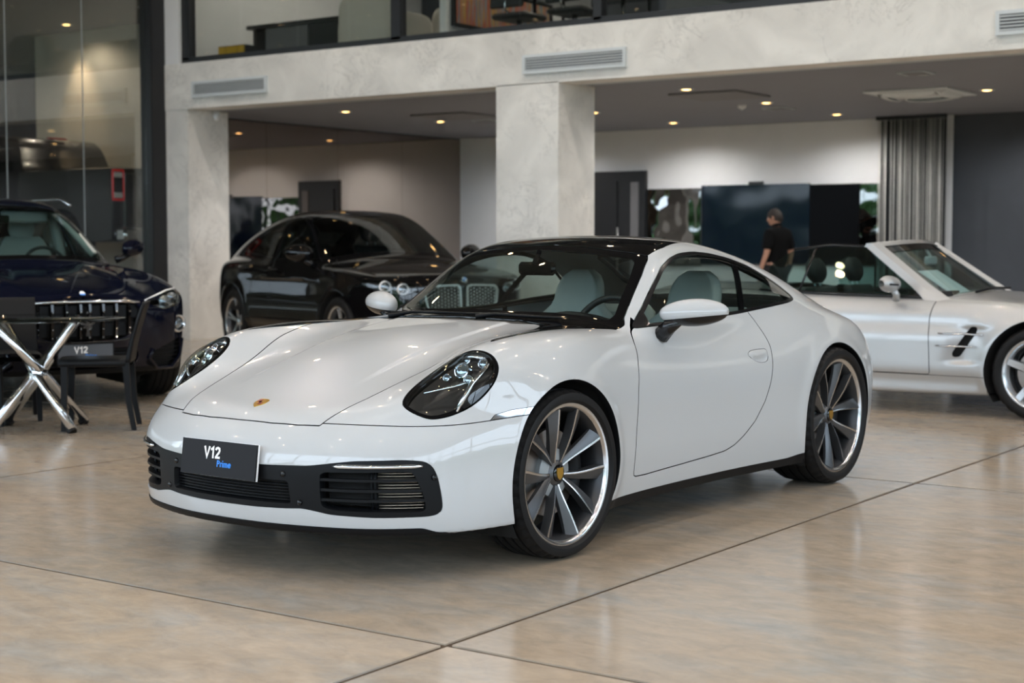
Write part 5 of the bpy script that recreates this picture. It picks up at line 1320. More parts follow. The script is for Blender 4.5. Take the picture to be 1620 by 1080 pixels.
    for k in range(2):
        b = MB(); b.prism([(0, 0)] + [(.027 * math.cos(a), .027 * math.sin(a)) for a in np.linspace(PI * k, PI * k + PI / 2, 7)], Matrix(((0, 0, 1, .0125), (1, 0, 0, 0), (0, 1, 0, 0), (0, 0, 0, 1))), 0, .002); b.build('badge_quarter', MATS['blue_ink'], t)
        b = MB(); b.prism([(0, 0)] + [(.027 * math.cos(a), .027 * math.sin(a)) for a in np.linspace(PI * k + PI / 2, PI * k + PI, 7)], Matrix(((0, 0, 1, .0125), (1, 0, 0, 0), (0, 1, 0, 0), (0, 0, 0, 1))), 0, .002); b.build('badge_quarter', MATS['white_ink'], t)
    return car
build_coupe_suv()
# ---- large SUV with an upright slatted grille ---------------------------------------------------------------------------
def build_large_suv():
    hb = lambda x, y: .022 * np.exp(-((y - .46) / .10)**2) * sstep(x, .9, .4) + .018 * np.exp(-((y - .78) / .12)**2) * sstep(x, .7, .1)
    P = dict(yc=.78, zb=1.10, zw=.62, slope=.42, wrap=.28, wx0=-2.0, wx1=-1.1, crown=.07, paint='navy_paint', glass='green_glass', side_glass='suv_glass', trim='gloss_black', flare=.016, hbump=hb,
        hc=Sp((1.1,.70),(.98,.835),(.88,.878),(.6,.935),(.3,.98),(0,1.02),(-.4,1.065),(-.7,1.09),(-1.2,1.11),(-3,1.12),(-3.6,1.08),(-3.9,1.)),
        hf=Sp((1.05,.62),(.85,.745),(.65,.84),(.4,.93),(.1,.99),(-.3,1.03),(-1.,1.06),(-2.,1.09),(-3,1.12),(-3.5,1.06),(-3.9,.9)),
        w=Sp((1.1,.84),(.8,.92),(.4,.975),(0,.99),(-.5,.975),(-1.5,.955),(-2.4,.975),(-3.,.992),(-3.5,.95),(-3.95,.85)), tuck=Sp((1,.05),(0,.11),(-1.4,.14),(-3,.09),(-3.9,.10)),
        fz=Sp((.15,.78),(.28,.87),(.42,.93),(.6,.965),(.75,.975),(.86,.955),(.96,.87)), fy=Sp((0,0),(.3,.022),(.5,.06),(.7,.15),(.83,.27),(.93,.43),(1.05,.75)),
        rz=Sp((.3,-3.86),(.6,-3.98),(.9,-3.98),(1.1,-3.9),(1.3,-3.75)), ry=Sp((0,0),(.5,.05),(.75,.18),(.9,.40),(1.,.65)), bot=Sp((1.2,.27),(0,.24),(-3,.24),(-4,.30)),
        rc=Sp((.2,.70),(-.3,.975),(-.6,1.12),(-.9,1.275),(-1.25,1.455),(-1.5,1.56),(-1.75,1.635),(-2.1,1.675),(-2.5,1.66),(-2.9,1.60),(-3.3,1.47),(-3.6,1.33),(-3.85,1.18)),
        cb=Sp((-.2,.76),(-.7,.82),(-1.3,.855),(-2.2,.855),(-2.8,.83),(-3.4,.76),(-3.8,.68)),
        wheels=((0., .375, .43), (-3.004, .375, .43)), lo=(-4.1, 0, .18), hi=(1.1, 1.06, 1.74),
        ws=[(-.2, 1.13), (0, 1.13), (.45, 1.12), (.70, 1.09), (.775, 1.08), (.76, 1.14), (.69, 1.32), (.625, 1.48), (.585, 1.552), (.42, 1.585), (0, 1.605), (-.2, 1.605)], wsx=-1.95, border=.03,
        side_win=[[(-.72, 1.11), (-1.05, 1.28), (-1.40, 1.45), (-1.72, 1.56), (-1.95, 1.59), (-1.93, 1.13)], [(-1.99, 1.13), (-2.01, 1.593), (-2.5, 1.58), (-2.95, 1.50), (-3.25, 1.38), (-3.32, 1.25), (-3.2, 1.17)]],
        rear=[(-3.0, -.2), (-3.0, .5), (-3.5, .55), (-3.6, 0), (-3.6, -.2)], rear_z=1.15,
        hood=[(.93, -.2), (.93, .30), (.89, .48), (.76, .66), (.50, .77), (.1, .83), (-.5, .82), (-.70, .72), (-.62, .3), (-.6, -.2)], hood_z=.7)
    f = car_shell(P); car = empty('large_suv', (-10.2245, 7.9661, 0), math.radians(-21.5)); tag(car, 'dark navy SUV with upright slatted grille facing the hall, behind the chrome-legged table', 'car')
    M, both, keep = gen_cut(P, f, car); pt = MATS['navy_paint']
    fx = lambda y, z: (lambda xs: xs[np.argmax(f(xs, np.full(300, abs(y)), np.full(300, z)) > 0)])(np.linspace(.2, 1.15, 300))
    lamp, M = cut(M, lambda V: np.maximum(polysd(V[:, 1:3], rounded([(.47, .81), (.62, .84), (.80, .885), (.93, .90), (.945, .855), (.86, .79), (.70, .745), (.62, .755)], .025)), .2 - V[:, 0]), .002)
    for q in (lamp, mirror(lamp)):
        s = np.sign(q[0][:, 1].mean())
        h = panel('headlight', q, f, MATS['lamp_glass'], car, .004); n = unit(grad(f, q[0])); obj('lamp_bowl', q[0] - n * .05, q[1], MATS['lamp_silver2'], h, True)
        for y, z, r in ((.70, .80, .042), (.80, .83, .034)):
            b = MB(); b.lathe([(0, .025), (r * .6, .018), (r, 0), (r * 1.15, 0), (r * 1.15, -.02)], 18, 'x', (fx(y, z) - .03, y * s, z), caps=False); b.build('projector', MATS['projector'], h, True)
        b = MB(); b.tube([(fx(y, z) - .012, y * s, z) for y, z in ((.49, .812), (.62, .842), (.78, .878), (.90, .892))], .008, 8); b.build('light_strip', MATS['white_ink'], h, True)
    gp = rounded([(-.3, .515), (-.3, .812), (.20, .812), (.40, .804), (.445, .74), (.38, .58), (.30, .535), (.15, .515)], .02)
    gr, M = cut(M, lambda V: np.maximum(polysd(V[:, 1:3], gp), .5 - V[:, 0]), 0.)
    g_ = panel('front_grille', fullm(gr), f, MATS['dark_void'], car, .05, -.07)
    for s in (1, -1):
        for k in range(4):
            y = (.035 + .105 * k) * s
            zt, zb_ = .80, .535 + (.03 if k == 3 else 0)
            b = MB(); V_ = []
            for z in np.linspace(zb_, zt, 6):
                x = fx(y, z) - .012; V_ += [(x, y - .009, z), (x, y + .009, z), (x - .05, y + .006, z), (x - .05, y - .006, z)]
            b.add(V_, [(4 * i + j, 4 * i + (j + 1) % 4, 4 * i + 4 + (j + 1) % 4, 4 * i + 4 + j) for i in range(5) for j in range(4)] + [(0, 1, 2, 3), (20, 21, 22, 23)]); b.build('grille_slat', MATS['gloss_black'], g_)
            for z in (zb_ + .01, .74, .61):
                b = MB(); b.box((fx(y, z) - .008, y, z), (.012, .014, .012), bev=.003); b.build('slat_stud', MATS['chrome'], g_)
            for z0, z1 in ((.545, .66), (.68, .795)):
                b = MB(); yy = y + .052 * s; b.box((fx(yy, z0) - .05, yy, (z0 + z1) / 2), (.01, .075, z1 - z0 - .01), bev=.004); b.build('grille_shutter', MATS['black_plastic'], g_)
    b = MB(); b.tube([(fx(y, .82) + .004, y, .82 - .012 * (y / .4)**4) for y in np.linspace(-.44, .44, 25)], .011, 8); b.build('grille_bar', MATS['chrome'], g_, True)
    b = MB(); b.tube([(fx(y, .515) + .004, y, .512 + .03 * (abs(y) / .4)**3) for y in np.linspace(-.40, .40, 25)], .008, 8); b.build('grille_bar', MATS['gloss_black'], g_, True)
    # trident
    tr = empty('trident_emblem', (fx(0, .65) + .02, 0, .655), 0., car)
    MT = Matrix(((0, 0, 1, 0), (1, 0, 0, 0), (0, 1, 0, 0), (0, 0, 0, 1)))
    b = MB()
    b.prism([(-.012, -.02), (.012, -.02), (.016, .03), (.024, .05), (0, .095), (-.024, .05), (-.016, .03)], MT, 0, .012)
    b.build('middle_prong', MATS['chrome'], tr)
    for s in (1, -1):
        b = MB(); b.prism([(s * .012, -.02), (s * .05, -.005), (s * .066, .035), (s * .078, .06), (s * .052, .05), (s * .050, .03), (s * .034, .008), (s * .012, .0)][::s], MT, 0, .012); b.build('outer_prong', MATS['chrome'], tr)
    b = MB(); b.prism([(-.034, -.035), (.034, -.035), (.034, -.022), (-.034, -.022)], MT, 0, .012); b.build('cross_bar', MATS['chrome'], tr)
    b = MB(); b.prism([(-.012, -.095), (.012, -.095), (.017, -.08), (.010, -.065), (.010, -.035), (-.010, -.035), (-.010, -.065), (-.017, -.08)], MT, 0, .012); b.build('shaft', MATS['chrome'], tr)
    t = empty('oval_badge', (.885, 0, .868), 0., car); t.rotation_euler = (0, -.95, 0)
    b = MB(); b.prism([(.026 * math.cos(a), .038 * math.sin(a)) for a in np.linspace(0, 2 * PI, 24, endpoint=False)], MT, -.01, .010); b.build('badge_rim', MATS['chrome'], t)
    b = MB(); b.prism([(.020 * math.cos(a), .031 * math.sin(a)) for a in np.linspace(PI, 2 * PI, 14)], MT, .010, .012); b.build('badge_lower', MATS['blue_ink'], t)
    b = MB(); b.prism([(.020 * math.cos(a), .031 * math.sin(a)) for a in np.linspace(0, PI, 14)], MT, .010, .012); b.build('badge_upper', MATS['white_ink'], t)
    # corner intakes, fog lamps, lower intake, plate
    ci = rounded([(.50, .33), (.56, .42), (.86, .52), (.90, .36), (.80, .27), (.62, .27)], .03)
    c_, M = cut(M, lambda V: np.maximum(polysd(V[:, 1:3], ci), .3 - V[:, 0]), 0.)
    for q in (c_, mirror(c_)):
        s = np.sign(q[0][:, 1].mean()); g2 = panel('corner_intake', q, f, MATS['dark_void'], car, .04, -.05)
        b = MB(); b.tube([(fx(y, z) + .006, y * s, z) for y, z in ((.56, .44), (.53, .37), (.62, .28), (.78, .275), (.885, .36), (.90, .50))], .016, 8); b.build('intake_rim', pt, g2, True)
        for k in range(6):
            z = .30 + .034 * k; y0, y1 = .58 + .01 * k, .86
            b = MB(); b.tube([(fx(y0, z) - .035, y0 * s, z), (fx((y0 + y1) / 2, z) - .035, (y0 + y1) / 2 * s, z), (fx(y1, z) - .035, y1 * s, z)], .005, 5); b.build('intake_bar', MATS['black_plastic'], g2)
        y, z = .815, .625
        fg = empty('fog_lamp', (fx(y, z) + .0, y * s, z), .35 * s, car)
        b = MB(); b.lathe([(.052, .004), (.058, .016), (.070, .014), (.075, -.02)], 28, 'x', caps=False); b.build('fog_ring', MATS['chrome'], fg, True)
        b = MB(); b.lathe([(0, .012), (.03, .010), (.052, .0), (.054, -.02)], 24, 'x', caps=False); b.build('fog_lens', MATS['projector'], fg, True)
    li, M = cut(M, lambda V: np.maximum(polysd(V[:, 1:3], rounded([(-.3, .30), (-.3, .46), (.40, .46), (.44, .40), (.40, .30)], .02)), .4 - V[:, 0]), 0.)
    g3 = panel('lower_intake', fullm(li), f, MATS['dark_void'], car, .04, -.05)
    for k in range(5):
        z = .325 + .03 * k; b = MB(); b.tube([(fx(y, z) - .03, y, z) for y in np.linspace(-.41, .41, 9)], .006, 5); b.build('intake_bar', MATS['black_plastic'], g3)
    pl = empty('show_plate', (fx(0, .42) + .012, 0, .425), 0., car)
    b = MB(); b.box((.0, 0, 0), (.012, .42, .145), bev=.003); b.build('plate_board', MATS['plate_grey'], pl); b = MB(); b.box((.0, 0, 0), (.008, .44, .165), bev=.003); b.build('plate_edge', MATS['black_plastic'], pl)
    M0 = Matrix.Translation((.0065, 0, 0)) @ MT
    text_mesh('plate_letters', 'V12', .052, MATS['white_ink'], pl, M0 @ Matrix.Translation((-.09, .005, 0))); text_mesh('plate_letters', 'Prime', .028, MATS['blue_ink'], pl, M0 @ Matrix.Translation((-.004, -.028, 0)))
    def door(M, poly): return cut(M, lambda V: np.maximum(polysd(V[:, [0, 2]], rounded(poly, .04)), .5 - V[:, 1]), .002)
    d1_, M = door(M, [(-.58, 1.06), (-.60, .44), (-.68, .38), (-1.88, .38), (-1.93, .46), (-1.96, 1.35), (-.7, 1.2)]); d2_, M = door(M, [(-1.97, 1.35), (-1.94, .46), (-1.9, .38), (-2.42, .38), (-2.52, .52), (-2.66, .78), (-2.86, 1.0), (-2.95, 1.35)])
    for d in (d1_, d2_): both('door', d, pt)
    sk, M = cut(M, lambda V: V[:, 2] - .30, .001); panel('lower_cladding', fullm(sk), f, MATS['black_plastic'], car)
    fb, M = cut(M, lambda V: np.maximum(V[:, 2] - .90 + .06 * sstep(V[:, 0], .6, .9), .40 - V[:, 0]), .002); panel('front_bumper', fullm(fb), f, pt, car)
    panel('body_shell', fullm(M), f, pt, car)
    lining(f, car, (-3.6, 0, .4), (-.45, 1.1, 1.74), keep, .5, MATS['dash_dark'])
    b = MB(); b.box((-1.5, 0, .32), (3.6, 1.35, .06)); b.build('floor_pan', MATS['dark_void'], car); wells(car, f, P['wheels'])
    for s in (1, -1):
        for x in (0., -3.004): star_wheel(car, (x, .85 * s, .372), s > 0, .372, .27, .265, 10, ('machined', 'anthracite', 'black_plastic'), (.03, .03))
        door_mirror(car, 'navy_paint', (-.92, 1.04 * s, 1.21), s, .95)
        b = MB(); b.tube([(-1.5, .66 * s, 1.60), (-1.7, .64 * s, 1.655), (-2.6, .64 * s, 1.665), (-2.95, .64 * s, 1.60)], .014, 8); b.build('roof_rail', MATS['chrome'], car, True)
    it = empty('interior', (0, 0, 0), 0., car)
    for s in (1, -1):
        seat(it, 'front_seat', -1.78, .40 * s, .68, MATS['cream_leather'], .22, .54, .62, True, False)
        b = MB(); b.box((-2.75, .42 * s, 1.0), (.16, .62, .62), bev=.06); b.build('rear_seat', MATS['cream_leather'], it, 'edge')
        b = MB(); b.tube([(-.98, .70 * s, 1.16), (-1.45, .62 * s, 1.42), (-1.78, .56 * s, 1.56)], .035, 8); b.build('pillar_trim', MATS['cream_leather'], it, True)
        b = MB(); b.tube([(-2.0, .76 * s, .9), (-2.0, .72 * s, 1.2), (-2.02, .64 * s, 1.55)], .05, 8); b.build('pillar_trim', MATS['cream_leather'], it, True)
        b = MB(); b.box((-1.75, .32 * s, 1.50), (.05, .42, .12), bev=.02); b.build('sun_visor', MATS['cream_leather'], it, 'edge')
    b = MB(); b.box((-1.05, 0, 1.0), (.6, 1.5, .24), bev=.08); b.build('dashboard', MATS['dash_dark'], it, 'edge'); steering_wheel(it, (-1.40, .40, 1.05), -.42)
    b = MB(); b.box((-1.52, 0, 1.47), (.03, .24, .07), bev=.012); b.build('rear_view_mirror', MATS['gloss_black'], it, 'edge')
    return car
mat('lamp_silver2', (.45, .43, .38), .2, .9, noise=.2, nscale=30); mat('plate_grey', (.07, .08, .095), .5, noise=.05)
build_large_suv()
# ---- open two-seater ----------------------------------------------------------------------------------------------------
def f_x(f, y, z): xs = np.linspace(.2, 1.15, 300); return xs[np.argmax(f(xs, np.full(300, abs(y)), np.full(300, z)) > 0)]
def build_roadster():
    P = dict(yc=.70, zb=.86, zw=.50, paint='silver_paint', slope=.4, flare=.014, k1=.12,
        hc=Sp((1.,.55),(.88,.66),(.7,.735),(.3,.80),(-.1,.845),(-.5,.885),(-.8,.90),(-1.5,.90),(-2.4,.93),(-3.,.93),(-3.4,.90),(-3.6,.82)),
        hf=Sp((1.,.48),(.85,.60),(.6,.72),(.2,.80),(-.2,.835),(-.6,.85),(-1.2,.855),(-2.,.875),(-2.6,.89),(-3.1,.87),(-3.6,.76)),
        w=Sp((1.,.80),(.7,.87),(.3,.915),(0,.925),(-.5,.915),(-1.2,.905),(-2.,.912),(-2.585,.93),(-3.,.90),(-3.5,.80)), tuck=Sp((1,.06),(0,.09),(-1.2,.10),(-2.6,.09),(-3.5,.09)),
        fz=Sp((.15,.82),(.3,.88),(.45,.90),(.6,.88),(.7,.82),(.8,.7)), fy=Sp((0,0),(.3,.03),(.5,.09),(.7,.2),(.85,.38),(.95,.6)),
        rz=Sp((.2,-3.48),(.4,-3.58),(.7,-3.6),(.85,-3.56),(.95,-3.45)), ry=Sp((0,0),(.5,.06),(.7,.17),(.85,.36),(.95,.6)), bot=Sp((1.2,.18),(0,.17),(-2.6,.17),(-3.6,.25)),
        side=lambda x, z: -.013 * np.exp(-((z - .665 + .0 * x) / .06)**2) * sstep(x, -.35, -.6) * sstep(x, -3.2, -2.4) - .010 * np.exp(-((z - .245) / .06)**2) * sstep(x, -.35, -.5) * sstep(x, -2.2, -2.1) - .024 * np.exp(-((x + .52 - .35 * (z - .5)) / .10)**2) * sstep(z, .36, .42) * sstep(z, .68, .62),
        wheels=((0., .335, .385), (-2.585, .335, .385)), lo=(-3.75, 0, .12), hi=(1.02, 1.02, 1.0),
        hood=[(.62, -.2), (.62, .3), (.5, .52), (.1, .63), (-.45, .68), (-.72, .66), (-.62, .3), (-.58, -.2)], hood_z=.6)
    f = car_shell(P); car = empty('roadster', (-3.236, 11.896, 0), math.radians(-1.0)); tag(car, 'silver open-top roadster with a slanted side vent, in front of the dark grey wall', 'car')
    M, both, keep = gen_cut(P, f, car, .018); pt = MATS['silver_paint']
    # cockpit opening
    ck = rounded([(-.80, -.3), (-.80, .60), (-.95, .685), (-1.6, .72), (-2.10, .70), (-2.28, .60), (-2.30, -.3)], .06)
    hole, M = cut(M, lambda V: np.maximum(polysd(V[:, :2], ck), .75 - V[:, 2]), 0.)
    dp = rounded([(-.785, .855), (-.80, .80), (-.815, .70), (-.80, .45), (-.795, .295), (-1.95, .295), (-2.05, .50), (-2.10, .70), (-2.08, .98), (-.80, .98)], .02)
    d, M = cut(M, lambda V: np.maximum(polysd(V[:, [0, 2]], dp), .5 - V[:, 1]), .003); both('door', d, pt)
    vp = rounded([(-.50, .655), (-.445, .655), (-.455, .61), (-.575, .43), (-.625, .43), (-.63, .46)], .02)
    v_, M = cut(M, lambda V: np.maximum(polysd(V[:, [0, 2]], vp), .5 - V[:, 1]), 0.); 
    for q in (v_, mirror(v_)):
        s = np.sign(q[0][:, 1].mean()); g_ = panel('side_vent', q, f, MATS['dark_void'], car, .04, -.035)
        for z, xa, xb in ((.60, -.735, -.40), (.51, -.75, -.45)):
            fy_ = lambda x: (lambda ys: ys[np.argmax(f(np.full(200, x), ys, np.full(200, z)) > 0)])(np.linspace(.7, 1., 200))
            b = MB(); b.tube([(x, (max(fy_(x), .885) + .006) * s, z) for x in np.linspace(xa, xb, 6)], .007, 8); b.build('vent_fin', MATS['chrome'], g_, True)
    sk, M = cut(M, lambda V: np.maximum(V[:, 2] - .292, np.maximum(V[:, 0] + .36, -2.22 - V[:, 0])), .002); both('side_sill', sk, pt)
    lamp, M = cut(M, lambda V: np.maximum(polysd(V[:, 1:3], rounded([(.48, .56), (.50, .66), (.72, .72), (.84, .70), (.80, .60), (.65, .55)], .03)), .3 - V[:, 0]), .002); both('headlight', lamp, MATS['projector'])
    gq, M = cut(M, lambda V: np.maximum(polysd(V[:, 1:3], rounded([(-.3, .40), (-.3, .545), (.36, .545), (.42, .50), (.36, .40)], .02)), .4 - V[:, 0]), 0.)
    g_ = panel('front_grille', fullm(gq), f, MATS['dark_void'], car, .05, -.05)
    for z in (.44, .47, .50):
        b = MB(); b.tube([(f_x(f, y, z) - .02, y, z) for y in np.linspace(-.37, .37, 9)], .010 if z == .47 else .004, 8); b.build('grille_bar', MATS['chrome'], g_, True)
    li, M = cut(M, lambda V: np.maximum(polysd(V[:, 1:3], rounded([(-.3, .22), (-.3, .33), (.62, .35), (.68, .30), (.60, .22)], .02)), .4 - V[:, 0]), 0.); panel('lower_intake', fullm(li), f, MATS['black_plastic'], car, .04, -.03)
    fb, M = cut(M, lambda V: np.maximum(V[:, 2] - .56, .36 - V[:, 0]), .002); panel('front_bumper', fullm(fb), f, pt, car, edge_shade=True)
    fr_, M = cut(M, lambda V: -(V[:, 0] + 1.45), 0.); panel('front_body', fullm(fr_), f, pt, car, edge_shade=True); panel('rear_body', fullm(M), f, pt, car, edge_shade=True)
    # windscreen frame and glass
    def ws(y, t):   # point of the windscreen surface; t=0 base, 1 header
        a = abs(y) / .74
        return Vector((-.66 - .60 * t - (.14 - .04 * t) * a * a, y * (1 - .19 * t), .885 + .385 * t - .035 * a * a * (1 - .2 * t)))
    w = empty('windscreen', (0, 0, 0), 0., car)
    b = MB(); b.grid(lambda u, v: ws(-.73 + 1.46 * u, v), 25, 10); b.build('screen_glass', MATS['green_glass'], w, True)
    for s in (1, -1):
        b = MB(); N = 12; rows = []
        for i in range(N):
            t = -.12 + 1.12 * i / (N - 1); p = ws(.745 * s, t); wd = .058 - .012 * t + (.05 * (max(0, .25 - t) / .37)**1.5)
            rows += [p + Vector((wd * .55, -.012 * s, .028)), p + Vector((-wd * .2, .030 * s, .014)), p + Vector((-wd * 1.05, .034 * s, -.020)), p + Vector((-wd, -.035 * s, -.02)), p + Vector((wd * .3, -.045 * s, -.004))]
        b.add(rows, [(5 * i + j, 5 * i + (j + 1) % 5, 5 * i + 5 + (j + 1) % 5, 5 * i + 5 + j) for i in range(N - 1) for j in range(5)] + [(0, 1, 2, 3, 4), tuple(range(5 * N - 5, 5 * N))]); b.build('a_pillar', pt, w, 'edge')
    b = MB(); N = 15; rows = []
    for i in range(N):
        p = ws(-.745 + 1.49 * i / (N - 1), 1.)
        rows += [p + Vector((.04, 0, -.012)), p + Vector((.0, 0, .016)), p + Vector((-.07, 0, .014)), p + Vector((-.085, 0, -.012)), p + Vector((-.02, 0, -.025))]
    b.add(rows, [(5 * i + j, 5 * i + (j + 1) % 5, 5 * i + 5 + (j + 1) % 5, 5 * i + 5 + j) for i in range(N - 1) for j in range(5)] + [(0, 1, 2, 3, 4), tuple(range(5 * N - 5, 5 * N))]); b.build('header', pt, w, 'edge')
    b = MB(); b.grid(lambda u, v: ws(-.68 + 1.36 * u, .84 + .14 * v) + Vector((.004, 0, .003)), 15, 3); b.build('screen_band', MATS['gloss_black'], w, True)
    b = MB(); b.tube([(-.60, -.5, .895), (-.64, .0, .915), (-.68, .5, .90)], .010, 6); b.build('wiper', MATS['black_plastic'], w, True)
    b = MB(); b.box((-1.15, 0, 1.12), (.03, .23, .07), bev=.014); b.tube([(-1.14, 0, 1.14), (-1.2, 0, 1.22)], .012, 6); b.build('rear_view_mirror', MATS['vent_white'], w, 'edge')
    mat('notice_paper', (.80, .82, .86), .6, noise=.02)
    b = MB(); P4 = [ws(-.52, .10), ws(-.25, .06), ws(-.30, .50), ws(-.56, .52)]; P4 = [p + Vector((-.012, 0, -.02)) for p in P4]
    b.add([tuple(p) for p in P4] + [tuple(p + Vector((-.002, 0, -.003))) for p in P4], [(0, 1, 2, 3), (7, 6, 5, 4), (0, 4, 5, 1), (1, 5, 6, 2), (2, 6, 7, 3), (3, 7, 4, 0)])
    o = b.build('notice_sheet', MATS['notice_paper'], w)
    # raised side windows
    for s in (1, -1):
        e = empty('side_window', (0, 0, 0), 0., car)
        poly = rounded([(-.80, .86), (-1.02, 1.02), (-1.24, 1.16), (-1.44, 1.225), (-1.75, 1.235), (-2.05, 1.20), (-2.22, 1.09), (-2.26, .90), (-2.2, .875), (-1.4, .865)], .03, 4)
        Q = lambda x, z: ((x, (.748 - .44 * (z - .86) - .10 * (z - .86)**2) * s, z))
        b = MB(); n = len(poly); b.add([Q(*p) for p in poly] + [tuple(np.array(Q(*p)) - np.array([0, .004 * s, 0])) for p in poly], [tuple(range(n)), tuple(range(2 * n - 1, n - 1, -1))] + [(i, (i + 1) % n, n + (i + 1) % n, n + i) for i in range(n)]); b.build('window_glass', MATS['green_glass'], e)
        b = MB(); b.tube([Q(*p) for p in ((-.79, .853), (-1.2, .862), (-1.6, .868), (-2.0, .876), (-2.27, .89))], .012, 8); b.build('window_seal', MATS['black_trim'], e, True)
        b = MB(); b.tube([Q(*p) for p in ((-.80, .87), (-1.02, 1.03), (-1.24, 1.168), (-1.44, 1.232), (-1.75, 1.242), (-2.05, 1.206))], .010, 8); b.build('window_edge', MATS['black_trim'], e, True)
        b = MB(); b.tube([Q(-1.93, .87), Q(-1.86, 1.225)], .010, 8); b.build('quarter_post', MATS['black_trim'], e, True)
        b = MB(); b.add([Q(-.80, .862), Q(-.98, .862), Q(-.98, .97)], [(0, 1, 2)]); b.add([tuple(np.array(Q(*p)) + np.array([0, .008 * s, 0])) for p in ((-.80, .862), (-.98, .862), (-.98, .97))], [(0, 1, 2)]); b.build('mirror_sail', MATS['black_trim'], e)
        m = empty('side_mirror', (-1.10, .945 * s, .95), 0., car)
        b = MB(); b.grid(lambda u, v: ((.075 * math.sin(PI * (u * .94 + .03))**.4 * math.cos(2 * PI * v)) * (1 if math.cos(2 * PI * v) > 0 else .5) - .03 * u + .01, s * (-.11 + .22 * u), .062 * math.sin(PI * (u * .94 + .03))**.4 * math.sin(2 * PI * v) + .01 * u), 18, 24, closev=True); b.build('mirror_cap', pt, m, True)
        b = MB(); b.tube([(.055, -.06 * s, -.005), (.068, .0, .0), (.045, .085 * s, .005)], .008, 6); b.build('indicator', MATS['gloss_black'], m, True)
        b = MB(); b.tube([(.02, -.04 * s, -.04), (.03, -.07 * s, -.075), (.02, -.09 * s, -.115)], [.026, .026, .03], 10); b.build('mirror_stalk', pt, m, True)
    it = empty('interior', (0, 0, 0), 0., car)
    b = MB(); b.box((-1.55, 0, .40), (1.9, 1.5, .06)); b.build('carpet', MATS['dash_dark'], it)
    L = half_mesh(lambda x, y, z: f(x, y, z) + .05, (-2.4, 0, .35), (-.6, 1., .95), .04); L = clip(*L, np.maximum(L[0][:, 2] - .86, -9)); L = fullm(L); obj('cabin_lining', L[0], L[1][:, ::-1], MATS['dash_dark'], it, True)
    b = MB(); b.box((-.92, 0, .80), (.40, 1.36, .20), bev=.06); b.build('dashboard', MATS['dash_dark'], it, 'edge')
    for s in (1, -1): seat(it, 'seat', -1.55, .36 * s, .33, MATS['dark_leather'], .30, .52, .56, True, True)
    b = MB(); b.box((-2.25, 0, .72), (.10, 1.3, .34), bev=.04); b.build('rear_bulkhead', MATS['dark_leather'], it, 'edge')
    steering_wheel(it, (-1.12, .36, .80), -.42)
    b = MB(); b.box((-1.3, 0, .26), (3.2, 1.3, .06)); b.build('floor_pan', MATS['dark_void'], car); wells(car, f, P['wheels'])
    for s in (1, -1):
        for x in (0., -2.585): star_wheel(car, (x, .80 * s, .335), s > 0, .335, .253, .245, 5, ('bright_alloy', 'bright_alloy', 'hub_grey'), (.075, .055), rot=.35)
    return car
mat('bright_alloy', (.60, .62, .64), .22, .85, coat=.4, noise=.03)
build_roadster()
# ---------------------------------------------------------------- glass table with crossed chrome legs, leather chairs
mat('black_leather', (.004, .0045, .0055), .45, spec=.18, noise=.15, nscale=20, bump=.06)
glass('table_glass', (.30, .33, .34), 1.1)
TC = Vector((-8.63, 6.635, 0))
t = empty('glass_table', TC, .13); tag(t, 'dark glass-topped table on crossed chrome tube legs beside black leather chairs', 'table')
FT = [Vector((.36, -.055, 0)), Vector((.04, .385, 0)), Vector((-.36, .055, 0)), Vector((-.04, -.385, 0))]
for p in FT:
    h = p * .08; n = p.normalized().cross(Vector((0, 0, 1))) * .034
    b = MB(); b.tube([p + n * .2 + Vector((0, 0, .03)), h + n + Vector((0, 0, .365)), -p * .98 + n * .6 + Vector((0, 0, .742))], .030, 16); b.build('leg', MATS['chrome'], t, True)
    d = (h - p + Vector((0, 0, .335))).normalized()
    b = MB(); b.tube([p + n * .2 + Vector((0, 0, .004)) - d * .0, p + n * .2 + Vector((0, 0, .004)) + d * .04], .032, 16); b.build('foot_cap', MATS['rubber'], t, 'edge')
b = MB(); b.lathe([(.0, .335), (.062, .335), (.066, .345), (.066, .395), (.062, .405), (0, .405)], 28); b.build('leg_clamp', MATS['chrome'], t, 'edge')
b = MB(); b.lathe([(0, .745), (.575, .745), (.58, .748), (.58, .754), (.575, .757), (0, .757)], 64); b.build('tabletop', MATS['table_glass'], t, 'edge')
def dining_chair(loc, d, label):
    """leather-wrapped chair; local +x is the way it faces"""
    t = empty('dining_chair', (loc[0], loc[1], 0), math.atan2(d[1], d[0])); tag(t, label, 'chair', 'black leather chairs at the glass table'); m = MATS['black_leather']
    b = MB(); b.grid(lambda u, v: seat_pt(u, v), 14, 24, closev=True); b.build('seat', m, t, True)
    b = MB(); b.grid(lambda u, v: back_pt(u, v), 16, 24, closev=True); b.F += [tuple(range(24)), tuple(range(15 * 24, 16 * 24))]; b.I += [0, 0]; b.build('backrest', m, t, True)
    for s in (1, -1):
        for nm, P in (('leg', [(.20, .185 * s, .44), (.205, .187 * s, .2), (.21, .19 * s, 0)]), ('leg', [(-.20, .185 * s, .47), (-.215, .187 * s, .2), (-.25, .19 * s, 0)])):
            b = MB()
            V_ = [];
            for i, (x, y, z) in enumerate(P):
                w = (.022, .019, .016)[i]; V_ += [(x - w, y - w, z), (x + w, y - w, z), (x + w, y + w, z), (x - w, y + w, z)]
            b.add(V_, [(4 * i + j, 4 * i + (j + 1) % 4, 4 * i + 4 + (j + 1) % 4, 4 * i + 4 + j) for i in range(2) for j in range(4)] + [(0, 1, 2, 3), (8, 9, 10, 11)]); b.build(nm, m, t)
    return t
def _sq(a, p=.35): return abs(math.cos(a))**p * math.copysign(1, math.cos(a)), abs(math.sin(a))**p * math.copysign(1, math.sin(a))
